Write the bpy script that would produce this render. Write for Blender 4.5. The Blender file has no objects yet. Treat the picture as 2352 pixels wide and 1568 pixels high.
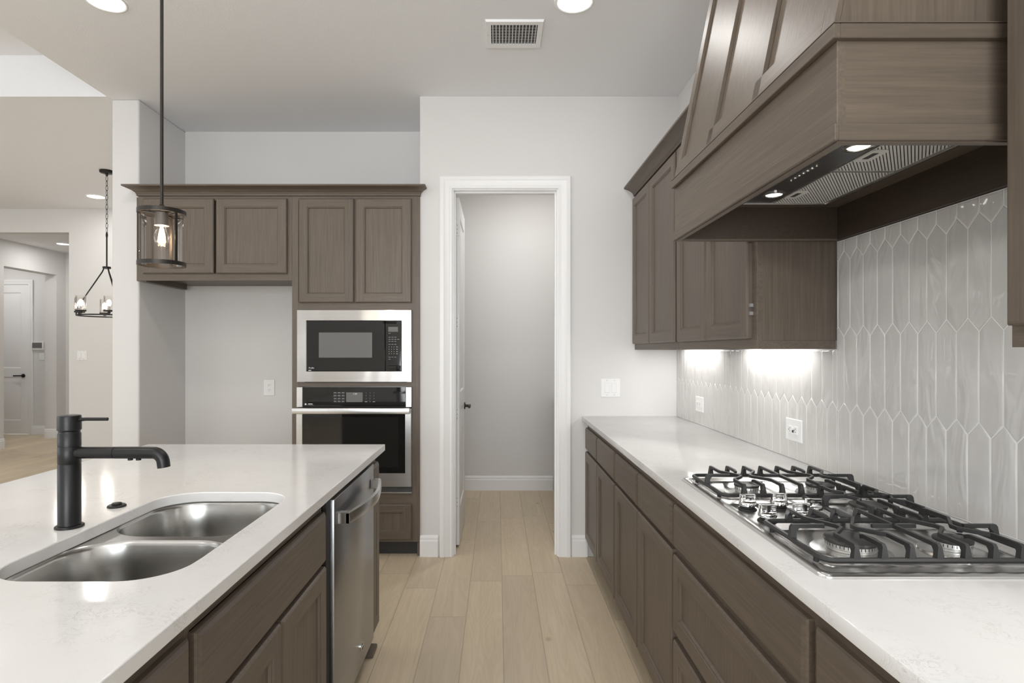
import bpy, bmesh, math, random
from mathutils import Vector, Matrix
random.seed(7)
PI = math.pi
SC = bpy.context.scene
COL = SC.collection

# ------------------------------------------------------------------ camera, world, light, exposure
cam_data = bpy.data.cameras.new('camera')
cam_data.sensor_width = 36.0
cam_data.lens = 20.663
cam_data.shift_x = 0.01446
cam_data.shift_y = 0.00893
cam_data.clip_start = 0.02
cam = bpy.data.objects.new('camera', cam_data)
cam.location = (0, 0, 1.364)
cam.rotation_euler = (PI/2, 0, 0)
COL.objects.link(cam)
SC.camera = cam

SC.view_settings.view_transform = 'Standard'
SC.view_settings.look = 'None'
SC.view_settings.gamma = 1.0
SC.view_settings.use_curve_mapping = False
SC.view_settings.exposure = 0.0

world = bpy.data.worlds.new('world'); SC.world = world
world.use_nodes = True
wb = world.node_tree.nodes['Background']
wb.inputs[0].default_value = (0.86, 0.93, 1.0, 1); wb.inputs[1].default_value = 1.2

def light(name, kind, loc, energy, color=(1, 1, 1), rot=(0, 0, 0), size=None, size_y=None, spread=None, parent=None):
    d = bpy.data.lights.new(name, kind)
    d.energy = energy; d.color = color
    if kind == 'AREA':
        if size_y: d.shape = 'RECTANGLE'; d.size = size; d.size_y = size_y
        else: d.shape = 'DISK'; d.size = size
        if spread: d.spread = spread
    elif size: d.shadow_soft_size = size
    o = bpy.data.objects.new(name, d); o.location = loc; o.rotation_euler = rot
    COL.objects.link(o)
    if parent: o.parent = parent; o.location = Vector(loc) - parent.location
    return o
WARM = (1.0, 0.98, 0.955)
DAY = (0.94, 0.97, 1.0)
E_CAN = 5.5
E_WIN = 110.0
TILT = math.radians(42)     # upward turn added to the window lamps to brighten the ceiling
# daylight entering by the windows behind the camera and in the living room
for x0, x1, e in ((-7.6, -5.9, .22), (-5.6, -4.2, .22), (-1.8, 0.9, 1.68)):
    light('daylight', 'AREA', ((x0+x1)/2, -3.55, 1.55), E_WIN*e, DAY, (PI/2+TILT, 0, 0), x1-x0, 1.9)
for y0, y1 in ((-2.2, -0.2), (0.6, 2.6)):
    light('daylight', 'AREA', (-7.9, (y0+y1)/2, 1.55), E_WIN*0.34, DAY, (PI/2+TILT, 0, -PI/2), y1-y0, 1.9)

# ------------------------------------------------------------------ materials
def newmat(name):
    m = bpy.data.materials.new(name); m.use_nodes = True
    nt = m.node_tree
    return m, nt, nt.nodes['Principled BSDF']
def setp(b, **k):
    names = dict(col='Base Color', rough='Roughness', metal='Metallic', spec='Specular IOR Level',
                 coat='Coat Weight', coatr='Coat Roughness', aniso='Anisotropic', emi='Emission Color', es='Emission Strength')
    for a, v in k.items():
        if a in ('col', 'emi'): v = (v[0], v[1], v[2], 1)
        b.inputs[names[a]].default_value = v
def simple(name, col, rough=0.5, **k):
    m, nt, b = newmat(name); setp(b, col=col, rough=rough, **k); return m
def N(nt, t, **k):
    n = nt.nodes.new(t)
    for a, v in k.items(): setattr(n, a, v)
    return n
def coords(nt, scale=(1, 1, 1), loc=(0, 0, 0), kind='Object'):
    tc = N(nt, 'ShaderNodeTexCoord'); mp = N(nt, 'ShaderNodeMapping')
    mp.inputs['Scale'].default_value = scale; mp.inputs['Location'].default_value = loc
    nt.links.new(tc.outputs[kind], mp.inputs['Vector'])
    return mp.outputs[0]
def noise(nt, vec, scale, detail=3, rough=0.55, dist=0):
    n = N(nt, 'ShaderNodeTexNoise'); n.inputs['Scale'].default_value = scale
    n.inputs['Detail'].default_value = detail; n.inputs['Roughness'].default_value = rough
    n.inputs['Distortion'].default_value = dist
    nt.links.new(vec, n.inputs['Vector']); return n.outputs['Fac']
def ramp(nt, fac, stops):
    r = N(nt, 'ShaderNodeValToRGB')
    while len(r.color_ramp.elements) < len(stops): r.color_ramp.elements.new(0.5)
    for e, (p, c) in zip(r.color_ramp.elements, stops):
        e.position = p; e.color = (c[0], c[1], c[2], 1) if hasattr(c, '__len__') else (c, c, c, 1)
    nt.links.new(fac, r.inputs[0]); return r.outputs[0]
def mix(nt, a, b, fac, mode='MIX'):
    m = N(nt, 'ShaderNodeMix', data_type='RGBA', blend_type=mode)
    for sock, v in ((m.inputs[6], a), (m.inputs[7], b), (m.inputs[0], fac)):
        if isinstance(v, (int, float)): sock.default_value = v
        elif isinstance(v, tuple): sock.default_value = (v[0], v[1], v[2], 1)
        else: nt.links.new(v, sock)
    return m.outputs[2]
def math_(nt, op, a, b=0.0):
    m = N(nt, 'ShaderNodeMath', operation=op)
    for i, v in enumerate((a, b)):
        if isinstance(v, (int, float)): m.inputs[i].default_value = v
        else: nt.links.new(v, m.inputs[i])
    return m.outputs[0]
def bump(nt, b, h, strength=0.3, dist=0.01):
    n = N(nt, 'ShaderNodeBump'); n.inputs['Strength'].default_value = strength; n.inputs['Distance'].default_value = dist
    nt.links.new(h, n.inputs['Height']); nt.links.new(n.outputs[0], b.inputs['Normal'])

def paint(name, col, rough=0.75, bs=0.12):
    m, nt, b = newmat(name); setp(b, col=col, rough=rough, spec=0.3)
    v = coords(nt); bump(nt, b, noise(nt, v, 130, 4), bs, 0.004)
    return m
M_WALL = paint('wall_paint', (0.735, 0.722, 0.708))
M_CEIL = paint('ceiling_paint', (0.87, 0.875, 0.89), 0.9, 0.18)
M_TRIM = simple('white_trim_paint', (0.86, 0.855, 0.85), 0.35)
M_PLATE = simple('white_plastic', (0.85, 0.85, 0.84), 0.3)
M_SLOT = simple('dark_slot', (0.05, 0.05, 0.05), 0.6)
M_BLACK = simple('matte_black_metal', (0.008, 0.008, 0.008), 0.38, spec=0.4)
M_BRONZE = simple('dark_bronze_metal', (0.028, 0.023, 0.019), 0.4, metal=0.5)
M_RUBBER = simple('black_rubber', (0.012, 0.012, 0.012), 0.6)
M_BGLASS = simple('black_glass', (0.010, 0.010, 0.010), 0.035, spec=0.6)
M_SCREEN = simple('display_glass', (0.16, 0.16, 0.155), 0.06)
M_MESHWIN = simple('perforated_window_glass', (0.165, 0.163, 0.158), 0.12)
M_PRINT = simple('grey_print', (0.27, 0.27, 0.27), 0.5)
M_PRINTW = simple('white_print', (0.8, 0.8, 0.8), 0.5)
M_CHROME = simple('polished_chrome', (0.86, 0.86, 0.85), 0.07, metal=1.0)
M_IRON = simple('cast_iron_enamel', (0.028, 0.028, 0.028), 0.42)
M_ALU = simple('cast_aluminium', (0.72, 0.72, 0.70), 0.32, metal=0.9)
M_CAP = simple('burner_cap_enamel', (0.035, 0.033, 0.032), 0.35)
M_DARKWOOD = simple('toe_kick_dark', (0.035, 0.033, 0.033), 0.55)
M_LENS = simple('lit_lens', (1, 1, 1), 0.5, emi=(1.0, 0.97, 0.93), es=6.0)
M_FILA = simple('glowing_filament', (1, 0.8, 0.5), 0.5, emi=(1.0, 0.84, 0.60), es=60.0)
M_FILAW = simple('glowing_filament_white', (1, 0.9, 0.8), 0.5, emi=(1.0, 0.93, 0.82), es=45.0)
M_BAFFLE = simple('vent_dark', (0.10, 0.10, 0.098), 0.7)

def steel(name, col, rough, axis, wavy=0.0, aniso=0.0):
    m, nt, b = newmat(name); setp(b, col=col, rough=rough, metal=1.0)
    sc = [90, 90, 90]; sc[axis] = 1.5
    n = noise(nt, coords(nt, tuple(sc)), 1.0, 2)
    c = Vector(col)
    nt.links.new(ramp(nt, n, [(0.3, tuple(c*0.97)), (0.7, tuple(c*1.03))]), b.inputs['Base Color'])
    if wavy: bump(nt, b, noise(nt, coords(nt, (3, 3, 1.2)), 1.3, 1, 0.4, 0.6), wavy, 0.05)
    return m
M_STEEL = steel('brushed_steel', (0.62, 0.61, 0.595), 0.16, 0, 0.10)
M_STEELO = steel('brushed_oven_steel', (0.62, 0.615, 0.605), 0.32, 0)
M_STEELY = steel('brushed_steel_lengthwise', (0.60, 0.595, 0.585), 0.22, 1)
M_STEELD = steel('brushed_steel_door', (0.36, 0.37, 0.385), 0.28, 1)
M_SINK = steel('satin_sink_steel', (0.50, 0.495, 0.48), 0.24, 1)
M_COOK = steel('polished_cooktop_steel', (0.66, 0.655, 0.645), 0.27, 1)

def wood(name, axis, col=(0.132, 0.104, 0.079), rough=0.42, var=1.0):
    m, nt, b = newmat(name); setp(b, rough=rough, spec=0.45)
    s1 = [55, 55, 55]; s1[axis] = 1.6
    s2 = [9, 9, 9]; s2[axis] = 0.55
    oi = N(nt, 'ShaderNodeObjectInfo')
    tc = N(nt, 'ShaderNodeTexCoord')
    add = N(nt, 'ShaderNodeVectorMath', operation='ADD')
    cx = N(nt, 'ShaderNodeCombineXYZ')
    k = math_(nt, 'MULTIPLY', oi.outputs['Random'], 23.0)
    for i in range(3): nt.links.new(k, cx.inputs[i])
    nt.links.new(tc.outputs['Object'], add.inputs[0]); nt.links.new(cx.outputs[0], add.inputs[1])
    def mp(s):
        q = N(nt, 'ShaderNodeMapping'); q.inputs['Scale'].default_value = tuple(s)
        nt.links.new(add.outputs[0], q.inputs['Vector']); return q.outputs[0]
    fine = noise(nt, mp(s1), 2.6, 4, 0.6)
    med = noise(nt, mp(s2), 1.0, 3, 0.5, 0.4)
    bands = math_(nt, 'PINGPONG', math_(nt, 'MULTIPLY', med, 13.0), 0.5)
    blot = noise(nt, mp([2.2, 2.2, 2.2]), 1.0, 2, 0.5)
    f = math_(nt, 'ADD', math_(nt, 'MULTIPLY', fine, 0.80), math_(nt, 'MULTIPLY', bands, 0.15))
    f = math_(nt, 'ADD', f, math_(nt, 'MULTIPLY', blot, 0.14))
    c = Vector(col)
    cc = ramp(nt, f, [(0.28, tuple(c*(1-0.20*var))), (0.52, tuple(c)), (0.80, tuple(c*(1+0.26*var)))])
    t = math_(nt, 'ADD', math_(nt, 'MULTIPLY', oi.outputs['Random'], 0.14), 0.93)
    comb = N(nt, 'ShaderNodeCombineColor')
    for i in range(3): nt.links.new(t, comb.inputs[i])
    cc = mix(nt, cc, comb.outputs[0], 1.0, 'MULTIPLY')
    nt.links.new(cc, b.inputs['Base Color'])
    bump(nt, b, fine, 0.10, 0.002)
    return m
WX = wood('stained_wood_grain_across', 0, var=1.25)
WY = wood('stained_wood_grain_lengthwise', 1, var=1.25)
WZ = wood('stained_wood_grain_upright', 2, var=1.25)
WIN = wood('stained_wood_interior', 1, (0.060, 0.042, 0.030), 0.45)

def quartz():
    m, nt, b = newmat('white_quartz'); setp(b, rough=0.11, spec=0.5)
    v = coords(nt, (1, 1, 1))
    warp = noise(nt, v, 3.0, 4, 0.6)
    a = noise(nt, v, 32.0, 6, 0.72, 1.2)
    line = math_(nt, 'ABSOLUTE', math_(nt, 'SUBTRACT', a, 0.5))
    vein = ramp(nt, line, [(0.0, 1.0), (0.020, 0.0)])
    mask = ramp(nt, noise(nt, coords(nt, (1.3, 1, 1)), 5.5, 5, 0.68), [(0.50, 0.0), (0.64, 1.0)])
    f = math_(nt, 'MULTIPLY', math_(nt, 'MULTIPLY', vein, mask), 0.54)
    cloud = ramp(nt, warp, [(0.35, (0.775, 0.765, 0.75)), (0.65, (0.81, 0.80, 0.785))])
    nt.links.new(mix(nt, cloud, (0.36, 0.345, 0.32), f), b.inputs['Base Color'])
    return m
M_QUARTZ = quartz()

def tile_mats():
    m, nt, b = newmat('grey_glazed_tile'); setp(b, rough=0.05, spec=0.6)
    v = coords(nt, (1, 13, 4.6))
    n1 = noise(nt, v, 1.0, 2, 0.45, 0.9)
    n2 = noise(nt, coords(nt, (1, 1.5, 1.5)), 1.5, 2)
    c = ramp(nt, n2, [(0.3, (0.60, 0.588, 0.57)), (0.7, (0.65, 0.637, 0.618))])
    nt.links.new(c, b.inputs['Base Color'])
    bump(nt, b, n1, 0.62, 0.013)
    g = simple('pale_grout', (0.84, 0.83, 0.82), 0.8)
    return m, g
M_TILE, M_GROUT = tile_mats()

def floor_mat():
    m, nt, b = newmat('light_oak_planks'); setp(b, rough=0.42, spec=0.35)
    W, L = 0.187, 1.22
    tc = N(nt, 'ShaderNodeTexCoord'); sp = N(nt, 'ShaderNodeSeparateXYZ')
    nt.links.new(tc.outputs['Object'], sp.inputs[0])
    xr = math_(nt, 'DIVIDE', math_(nt, 'SUBTRACT', sp.outputs[0], 0.028), W)
    row = math_(nt, 'FLOOR', xr); fx = math_(nt, 'FRACT', xr)
    wn = N(nt, 'ShaderNodeTexWhiteNoise', noise_dimensions='1D'); nt.links.new(row, wn.inputs['W'])
    yr = math_(nt, 'ADD', math_(nt, 'DIVIDE', sp.outputs[1], L), math_(nt, 'MULTIPLY', wn.outputs['Value'], 7.0))
    idx = math_(nt, 'FLOOR', yr); fy = math_(nt, 'FRACT', yr)
    cb = N(nt, 'ShaderNodeCombineXYZ'); nt.links.new(row, cb.inputs[0]); nt.links.new(idx, cb.inputs[1])
    w2 = N(nt, 'ShaderNodeTexWhiteNoise', noise_dimensions='2D'); nt.links.new(cb.outputs[0], w2.inputs['Vector'])
    # grain
    cv = N(nt, 'ShaderNodeCombineXYZ')
    nt.links.new(math_(nt, 'MULTIPLY', sp.outputs[0], 26.0), cv.inputs[0])
    nt.links.new(math_(nt, 'MULTIPLY', sp.outputs[1], 1.4), cv.inputs[1])
    nt.links.new(math_(nt, 'MULTIPLY', w2.outputs['Value'], 31.0), cv.inputs[2])
    g = noise(nt, cv.outputs[0], 1.0, 5, 0.62, 0.7)
    cv2 = N(nt, 'ShaderNodeCombineXYZ')
    nt.links.new(math_(nt, 'MULTIPLY', sp.outputs[0], 9.0), cv2.inputs[0])
    nt.links.new(math_(nt, 'MULTIPLY', sp.outputs[1], 0.8), cv2.inputs[1])
    nt.links.new(math_(nt, 'MULTIPLY', w2.outputs['Value'], 53.0), cv2.inputs[2])
    rings = math_(nt, 'PINGPONG', math_(nt, 'MULTIPLY', noise(nt, cv2.outputs[0], 1.0, 2, 0.5, 0.3), 16.0), 0.5)
    # knots
    kn = N(nt, 'ShaderNodeTexVoronoi'); kn.inputs['Scale'].default_value = 1.0
    kv = N(nt, 'ShaderNodeCombineXYZ')
    nt.links.new(math_(nt, 'MULTIPLY', sp.outputs[0], 3.1), kv.inputs[0]); nt.links.new(math_(nt, 'MULTIPLY', sp.outputs[1], 2.1), kv.inputs[1])
    nt.links.new(kv.outputs[0], kn.inputs['Vector'])
    knot = ramp(nt, kn.outputs['Distance'], [(0.010, 0.75), (0.07, 0.0)])
    f = math_(nt, 'ADD', math_(nt, 'MULTIPLY', g, 0.75), math_(nt, 'MULTIPLY', rings, 0.36))
    c = ramp(nt, f, [(0.2, (0.58, 0.475, 0.335)), (0.5, (0.65, 0.54, 0.39)), (0.8, (0.715, 0.605, 0.455))])
    tone = ramp(nt, w2.outputs['Value'], [(0.0, (0.90, 0.90, 0.90)), (1.0, (1.08, 1.07, 1.05))])
    c = mix(nt, c, tone, 1.0, 'MULTIPLY')
    c = mix(nt, c, (0.24, 0.18, 0.11), knot)
    ex = math_(nt, 'MINIMUM', fx, math_(nt, 'SUBTRACT', 1.0, fx)); ey = math_(nt, 'MINIMUM', fy, math_(nt, 'SUBTRACT', 1.0, fy))
    e = math_(nt, 'MINIMUM', math_(nt, 'MULTIPLY', ex, W), math_(nt, 'MULTIPLY', ey, L))
    seam = ramp(nt, e, [(0.0, 1.0), (0.0016, 0.0)])
    c = mix(nt, c, (0.30, 0.25, 0.18), math_(nt, 'MULTIPLY', seam, 0.65))
    nt.links.new(c, b.inputs['Base Color'])
    bump(nt, b, math_(nt, 'SUBTRACT', g, seam), 0.08, 0.002)
    return m
M_FLOOR = floor_mat()

def thin_glass(name, tint=(1, 1, 1), gl=0.05):
    m = bpy.data.materials.new(name); m.use_nodes = True; nt = m.node_tree
    nt.nodes.remove(nt.nodes['Principled BSDF']); out = nt.nodes['Material Output']
    t = N(nt, 'ShaderNodeBsdfTransparent'); t.inputs[0].default_value = (tint[0], tint[1], tint[2], 1)
    g = N(nt, 'ShaderNodeBsdfGlossy'); g.inputs['Roughness'].default_value = 0.02
    lw = N(nt, 'ShaderNodeLayerWeight'); lw.inputs[0].default_value = 0.30
    f = math_(nt, 'ADD', math_(nt, 'MULTIPLY', lw.outputs['Fresnel'], 0.75), gl)
    mx = N(nt, 'ShaderNodeMixShader'); nt.links.new(f, mx.inputs[0]); nt.links.new(t.outputs[0], mx.inputs[1]); nt.links.new(g.outputs[0], mx.inputs[2])
    nt.links.new(mx.outputs[0], out.inputs[0]); return m
M_GLASS = thin_glass('clear_glass', (0.97, 0.95, 0.93), 0.02)
M_BULB = thin_glass('bulb_glass', (1.0, 0.97, 0.92), 0.01)
M_PANE = thin_glass('window_glass', (0.98, 0.99, 0.99), 0.02)

def filter_mat():
    m, nt, b = newmat('ribbed_filter_aluminium'); setp(b, rough=0.45, metal=0.15, col=(0.74, 0.73, 0.70))
    return m
M_FILTER = filter_mat()

# ------------------------------------------------------------------ mesh builder
class MB:
    def __init__(s): s.v = []; s.f = []; s.m = []; s.mats = []
    def mi(s, mat):
        if mat not in s.mats: s.mats.append(mat)
        return s.mats.index(mat)
    def add(s, vs, fs, mat):
        o = len(s.v); i = s.mi(mat)
        s.v += [tuple(v) for v in vs]
        for f in fs: s.f.append([o+k for k in f]); s.m.append(i)
        return s
    def box(s, x0, x1, y0, y1, z0, z1, mat, bev=0.0, seg=1):
        x0, x1 = sorted((x0, x1)); y0, y1 = sorted((y0, y1)); z0, z1 = sorted((z0, z1))
        if bev <= 0:
            vs = [(x, y, z) for x in (x0, x1) for y in (y0, y1) for z in (z0, z1)]
            return s.add(vs, [(0,1,3,2), (4,6,7,5), (0,4,5,1), (2,3,7,6), (0,2,6,4), (1,5,7,3)], mat)
        bm = bmesh.new(); bmesh.ops.create_cube(bm, size=1)
        for v in bm.verts:
            v.co = ((x0+x1)/2+v.co.x*(x1-x0), (y0+y1)/2+v.co.y*(y1-y0), (z0+z1)/2+v.co.z*(z1-z0))
        bmesh.ops.bevel(bm, geom=list(bm.edges), offset=bev, segments=seg, affect='EDGES', profile=0.5)
        bm.verts.index_update()
        s.add([v.co[:] for v in bm.verts], [[v.index for v in f.verts] for f in bm.faces], mat); bm.free(); return s
    def loft(s, rings, mat, closed=True, cap0=False, cap1=False):
        n = len(rings[0]); vs = [p for r in rings for p in r]; fs = []
        for i in range(len(rings)-1):
            for j in range(n if closed else n-1):
                k = (j+1) % n
                fs.append((i*n+j, i*n+k, (i+1)*n+k, (i+1)*n+j))
        if cap0: fs.append(tuple(range(n)))
        if cap1: fs.append(tuple(range((len(rings)-1)*n, len(rings)*n)))
        return s.add(vs, fs, mat)
    def lathe(s, prof, c, mat, axis=2, seg=32, cap=True):
        rings = []
        for r, h in prof:
            ring = []
            for k in range(seg):
                a = 2*PI*k/seg; p = [r*math.cos(a), r*math.sin(a)]
                q = {2: (p[0], p[1], h), 0: (h, p[0], p[1]), 1: (p[0], h, p[1])}[axis]
                ring.append((c[0]+q[0], c[1]+q[1], c[2]+q[2]))
            rings.append(ring)
        return s.loft(rings, mat, True, cap, cap)
    def tube(s, pts, r, mat, seg=14, closed=False, flat=None):
        pts = [Vector(p) for p in pts]; n = len(pts)
        rs = r if isinstance(r, (list, tuple)) else [r]*n
        rings = []; up = None
        for i in range(n):
            if closed: t = (pts[(i+1) % n]-pts[i-1]).normalized()
            elif i == 0: t = (pts[1]-pts[0]).normalized()
            elif i == n-1: t = (pts[-1]-pts[-2]).normalized()
            else: t = ((pts[i+1]-pts[i]).normalized()+(pts[i]-pts[i-1]).normalized()).normalized()
            if up is None:
                up = Vector((0, 0, 1)) if abs(t.z) < 0.9 else Vector((1, 0, 0))
            a = (up - t*up.dot(t)).normalized(); up = a; b = t.cross(a)
            fa, fb = (flat if flat else (1, 1))
            rings.append([pts[i]+a*rs[i]*fa*math.cos(2*PI*k/seg+PI/seg)+b*rs[i]*fb*math.sin(2*PI*k/seg+PI/seg) for k in range(seg)])
        if closed: rings.append(rings[0])
        return s.loft(rings, mat, True, not closed, not closed)
    def fill(s, loops, z, mat):
        bm = bmesh.new(); es = []
        for lp in loops:
            vs = [bm.verts.new((p[0], p[1], z)) for p in lp]
            for i in range(len(vs)): es.append(bm.edges.new((vs[i], vs[(i+1) % len(vs)])))
        bmesh.ops.triangle_fill(bm, edges=es, use_beauty=True, use_dissolve=False)
        bm.verts.index_update()
        s.add([v.co[:] for v in bm.verts], [[v.index for v in f.verts] for f in bm.faces], mat); bm.free(); return s
    def build(s, name, parent=None, smooth=35, bevel=0):
        me = bpy.data.meshes.new(name)
        off = parent.matrix_world.translation if False else Vector((0, 0, 0))
        p = parent
        while p is not None: off = off + p.location; p = p.parent
        me.from_pydata([tuple(Vector(v)-off) for v in s.v], [], s.f)
        for m in s.mats: me.materials.append(m)
        me.polygons.foreach_set('material_index', s.m)
        bm = bmesh.new(); bm.from_mesh(me)
        bmesh.ops.remove_doubles(bm, verts=bm.verts, dist=1e-6)
        bmesh.ops.recalc_face_normals(bm, faces=bm.faces); bm.to_mesh(me); bm.free()
        if smooth:
            me.shade_smooth(); me.set_sharp_from_angle(angle=math.radians(smooth))
        else: me.shade_flat()
        o = bpy.data.objects.new(name, me); COL.objects.link(o)
        if parent: o.parent = parent
        if bevel:
            md = o.modifiers.new('bevel', 'BEVEL'); md.width = bevel; md.segments = 2; md.limit_method = 'ANGLE'; md.angle_limit = math.radians(50)
            md.harden_normals = False
        return o

def thing(name, label, cat, loc=(0, 0, 0), group=None):
    o = bpy.data.objects.new(name, None); o.empty_display_size = 0.05
    o.location = loc; COL.objects.link(o)
    o['label'] = label; o['category'] = cat
    if group: o['group'] = group
    return o
def tag(o, label, cat, group=None):
    o['label'] = label; o['category'] = cat
    if group: o['group'] = group
    return o
def relocate(o):
    """put a one-mesh thing's origin at the base of its own mesh"""
    vs = o.data.vertices; n = len(vs)
    c = Vector((sum(v.co.x for v in vs)/n, sum(v.co.y for v in vs)/n, min(v.co.z for v in vs)))
    for v in vs: v.co -= c
    o.location = c
    return o
def struct(o, label=None):
    o['kind'] = 'structure'
    if label: o['label'] = label
    return o
def structE(name, loc, label=None):
    o = bpy.data.objects.new(name, None); o.location = loc; o.empty_display_size = 0.05; COL.objects.link(o)
    o['kind'] = 'structure'
    if label: o['label'] = label
    return o
def lab(o, t): o['label'] = t; return o

def rrect(x0, x1, y0, y1, r, seg=8, z=None):
    pts = []
    for cx, cy, a0 in ((x1-r, y1-r, 0), (x0+r, y1-r, PI/2), (x0+r, y0+r, PI), (x1-r, y0+r, 1.5*PI)):
        for k in range(seg+1):
            a = a0+PI/2*k/seg; p = (cx+r*math.cos(a), cy+r*math.sin(a))
            pts.append(p if z is None else (p[0], p[1], z))
    return pts

def text_part(body, size, origin, xdir, ydir, mat, parent, name, thick=0.0003, align='LEFT'):
    cu = bpy.data.curves.new(name, 'FONT'); cu.body = body; cu.size = size; cu.extrude = thick; cu.align_x = align
    to = bpy.data.objects.new(name+'_source', cu)
    me = bpy.data.meshes.new_from_object(to)
    bpy.data.objects.remove(to); me.name = name
    X = Vector(xdir).normalized(); Y = Vector(ydir).normalized(); Z = X.cross(Y)
    R = Matrix((X, Y, Z)).transposed().to_4x4()
    off = Vector((0, 0, 0)); p = parent
    while p is not None: off = off + p.location; p = p.parent
    me.transform(Matrix.Translation(Vector(origin)-off) @ R)
    me.materials.clear(); me.materials.append(mat)
    o = bpy.data.objects.new(name, me); COL.objects.link(o); o.parent = parent
    return o

# cabinet fronts: face axis 'X' (+/-) runs along Y ; face axis 'Y' (-) runs along X
def mapper(face, plane):
    # returns f(u, v, n) -> world ; n measured outwards from the plane
    if face == '-Y': return lambda u, v, n: (u, plane-n, v)
    if face == '-X': return lambda u, v, n: (plane-n, u, v)
    if face == '+X': return lambda u, v, n: (plane+n, u, v)
def shaker(mb, face, plane, u0, u1, v0, v1, t=0.020, fr=0.056, chamfer=0.007, mats=None):
    f = mapper(face, plane); WH = WX if face == '-Y' else WY; WV = WZ
    if mats: WH, WV = mats
    def rect(i, n): return [f(u0+i, v0+i, n), f(u1-i, v0+i, n), f(u1-i, v1-i, n), f(u0+i, v1-i, n)]
    mb.loft([rect(0, 0), rect(0, t-chamfer), rect(chamfer*0.45, t-chamfer*0.35), rect(chamfer, t)], WV, cap0=True)
    a, b = chamfer, fr
    for q, m in (((u0+a, u0+b, v0+a, v1-a), WV), ((u1-b, u1-a, v0+a, v1-a), WV),
                 ((u0+b, u1-b, v0+a, v0+b), WH), ((u0+b, u1-b, v1-b, v1-a), WH)):
        mb.add([f(q[0], q[2], t), f(q[1], q[2], t), f(q[1], q[3], t), f(q[0], q[3], t)], [(0, 1, 2, 3)], m)
    mb.loft([rect(b, t), rect(b+0.002, t-0.003), rect(b+0.006, t-0.003), rect(b+0.009, t-0.008), rect(b+0.011, t-0.010)], WV)
    mb.add(rect(b+0.011, t-0.010), [(0, 1, 2, 3)], WV)
def slab(mb, face, plane, u0, u1, v0, v1, t=0.020, ch=0.009, mat=None):
    f = mapper(face, plane); m = mat or (WX if face == '-Y' else WY)
    def rect(i, n): return [f(u0+i, v0+i, n), f(u1-i, v0+i, n), f(u1-i, v1-i, n), f(u0+i, v1-i, n)]
    mb.loft([rect(0, 0), rect(0, t-ch), rect(0.003, t-ch*0.55), rect(ch, t-0.0015), rect(ch+0.003, t)], m, cap0=True, cap1=True)

# ------------------------------------------------------------------ the room
H = 3.05
YD = 3.902        # plane of the pantry door wall
XR = 1.199        # right wall
fl = MB().box(-8.4, 1.4, -4.0, 10.2, -0.08, 0.0, M_FLOOR).build('floor', smooth=0); struct(fl)
# kitchen ceiling, raised living room ceiling, dining ceiling, hall ceiling
struct(MB().box(-2.59, 1.4, -4.0, 6.2, H, H+0.6, M_CEIL).build('ceiling', smooth=0))
struct(MB().box(-8.4, -2.592, -4.0, 3.90, 3.325, 3.65, M_CEIL).build('ceiling_living', smooth=0))
struct(MB().box(-8.4, -2.592, 3.902, 7.12, H, H+0.6, M_CEIL).build('ceiling_dining', smooth=0))
struct(MB().box(-8.4, -4.3, 7.122, 10.2, 2.92, 3.3, M_CEIL).build('ceiling_hall', smooth=0))
# right wall
struct(MB().box(XR, XR+0.2, -3.7, 6.0, 0, H, M_WALL).build('wall_right', smooth=0))
# pantry door wall with opening, and return to the alcove
w = MB()
DX0, DX1, DZ = -0.300, 0.408, 2.440
w.box(-0.512, DX0, YD, YD+0.12, 0, H, M_WALL).box(DX1, XR, YD, YD+0.12, 0, H, M_WALL).box(DX0, DX1, YD, YD+0.12, DZ, H, M_WALL)
struct(w.build('wall_back', smooth=0))
struct(MB().box(-0.512, -0.40, YD+0.12, 5.75, 0, H, M_WALL).build('wall_pantry_left', smooth=0))
struct(MB().box(-2.404, -0.512, 4.53, 4.65, 0, H, M_WALL).build('wall_alcove', smooth=0))
struct(MB().box(-0.512, XR, 5.75, 5.87, 0, H, M_WALL).build('wall_pantry_back', smooth=0))
# wing wall beside the fridge recess and on along the dining room
struct(MB().box(-2.588, -2.404, 3.945, 7.0, 0, H, M_WALL, 0.012, 3).build('wall_wing'))
# far dining wall with the hall opening
w = MB()
w.box(-5.10, -2.588, 7.0, 7.12, 0, H, M_WALL).box(-8.4, -5.10, 7.0, 7.12, 2.772, H, M_WALL).box(-8.4, -6.86, 7.0, 7.12, 0, 2.772, M_WALL)
struct(w.build('wall_dining', smooth=0))
# hall: left wall with opening, end wall
w = MB()
w.box(-7.08, -6.90, 7.12, 8.22, 0, 2.92, M_WALL).box(-7.08, -6.90, 9.20, 9.40, 0, 2.92, M_WALL).box(-7.08, -6.90, 8.22, 9.20, 2.55, 2.92, M_WALL)
struct(w.build('wall_hall_left', smooth=0))
struct(MB().box(-6.90, -4.6, 9.40, 9.52, 0, 2.92, M_WALL).build('wall_hall_end', smooth=0))
struct(MB().box(-4.74, -4.6, 7.12, 9.40, 0, 2.92, M_WALL).build('wall_hall_right', smooth=0))
w = MB(); w.box(-8.4, -8.39, 9.58, 9.70, 0, 2.92, M_WALL).box(-7.64, -7.08, 9.58, 9.70, 0, 2.92, M_WALL).box(-8.38, -7.64, 9.58, 9.70, 2.44, 2.92, M_WALL)
struct(w.build('wall_entry', smooth=0))
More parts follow.
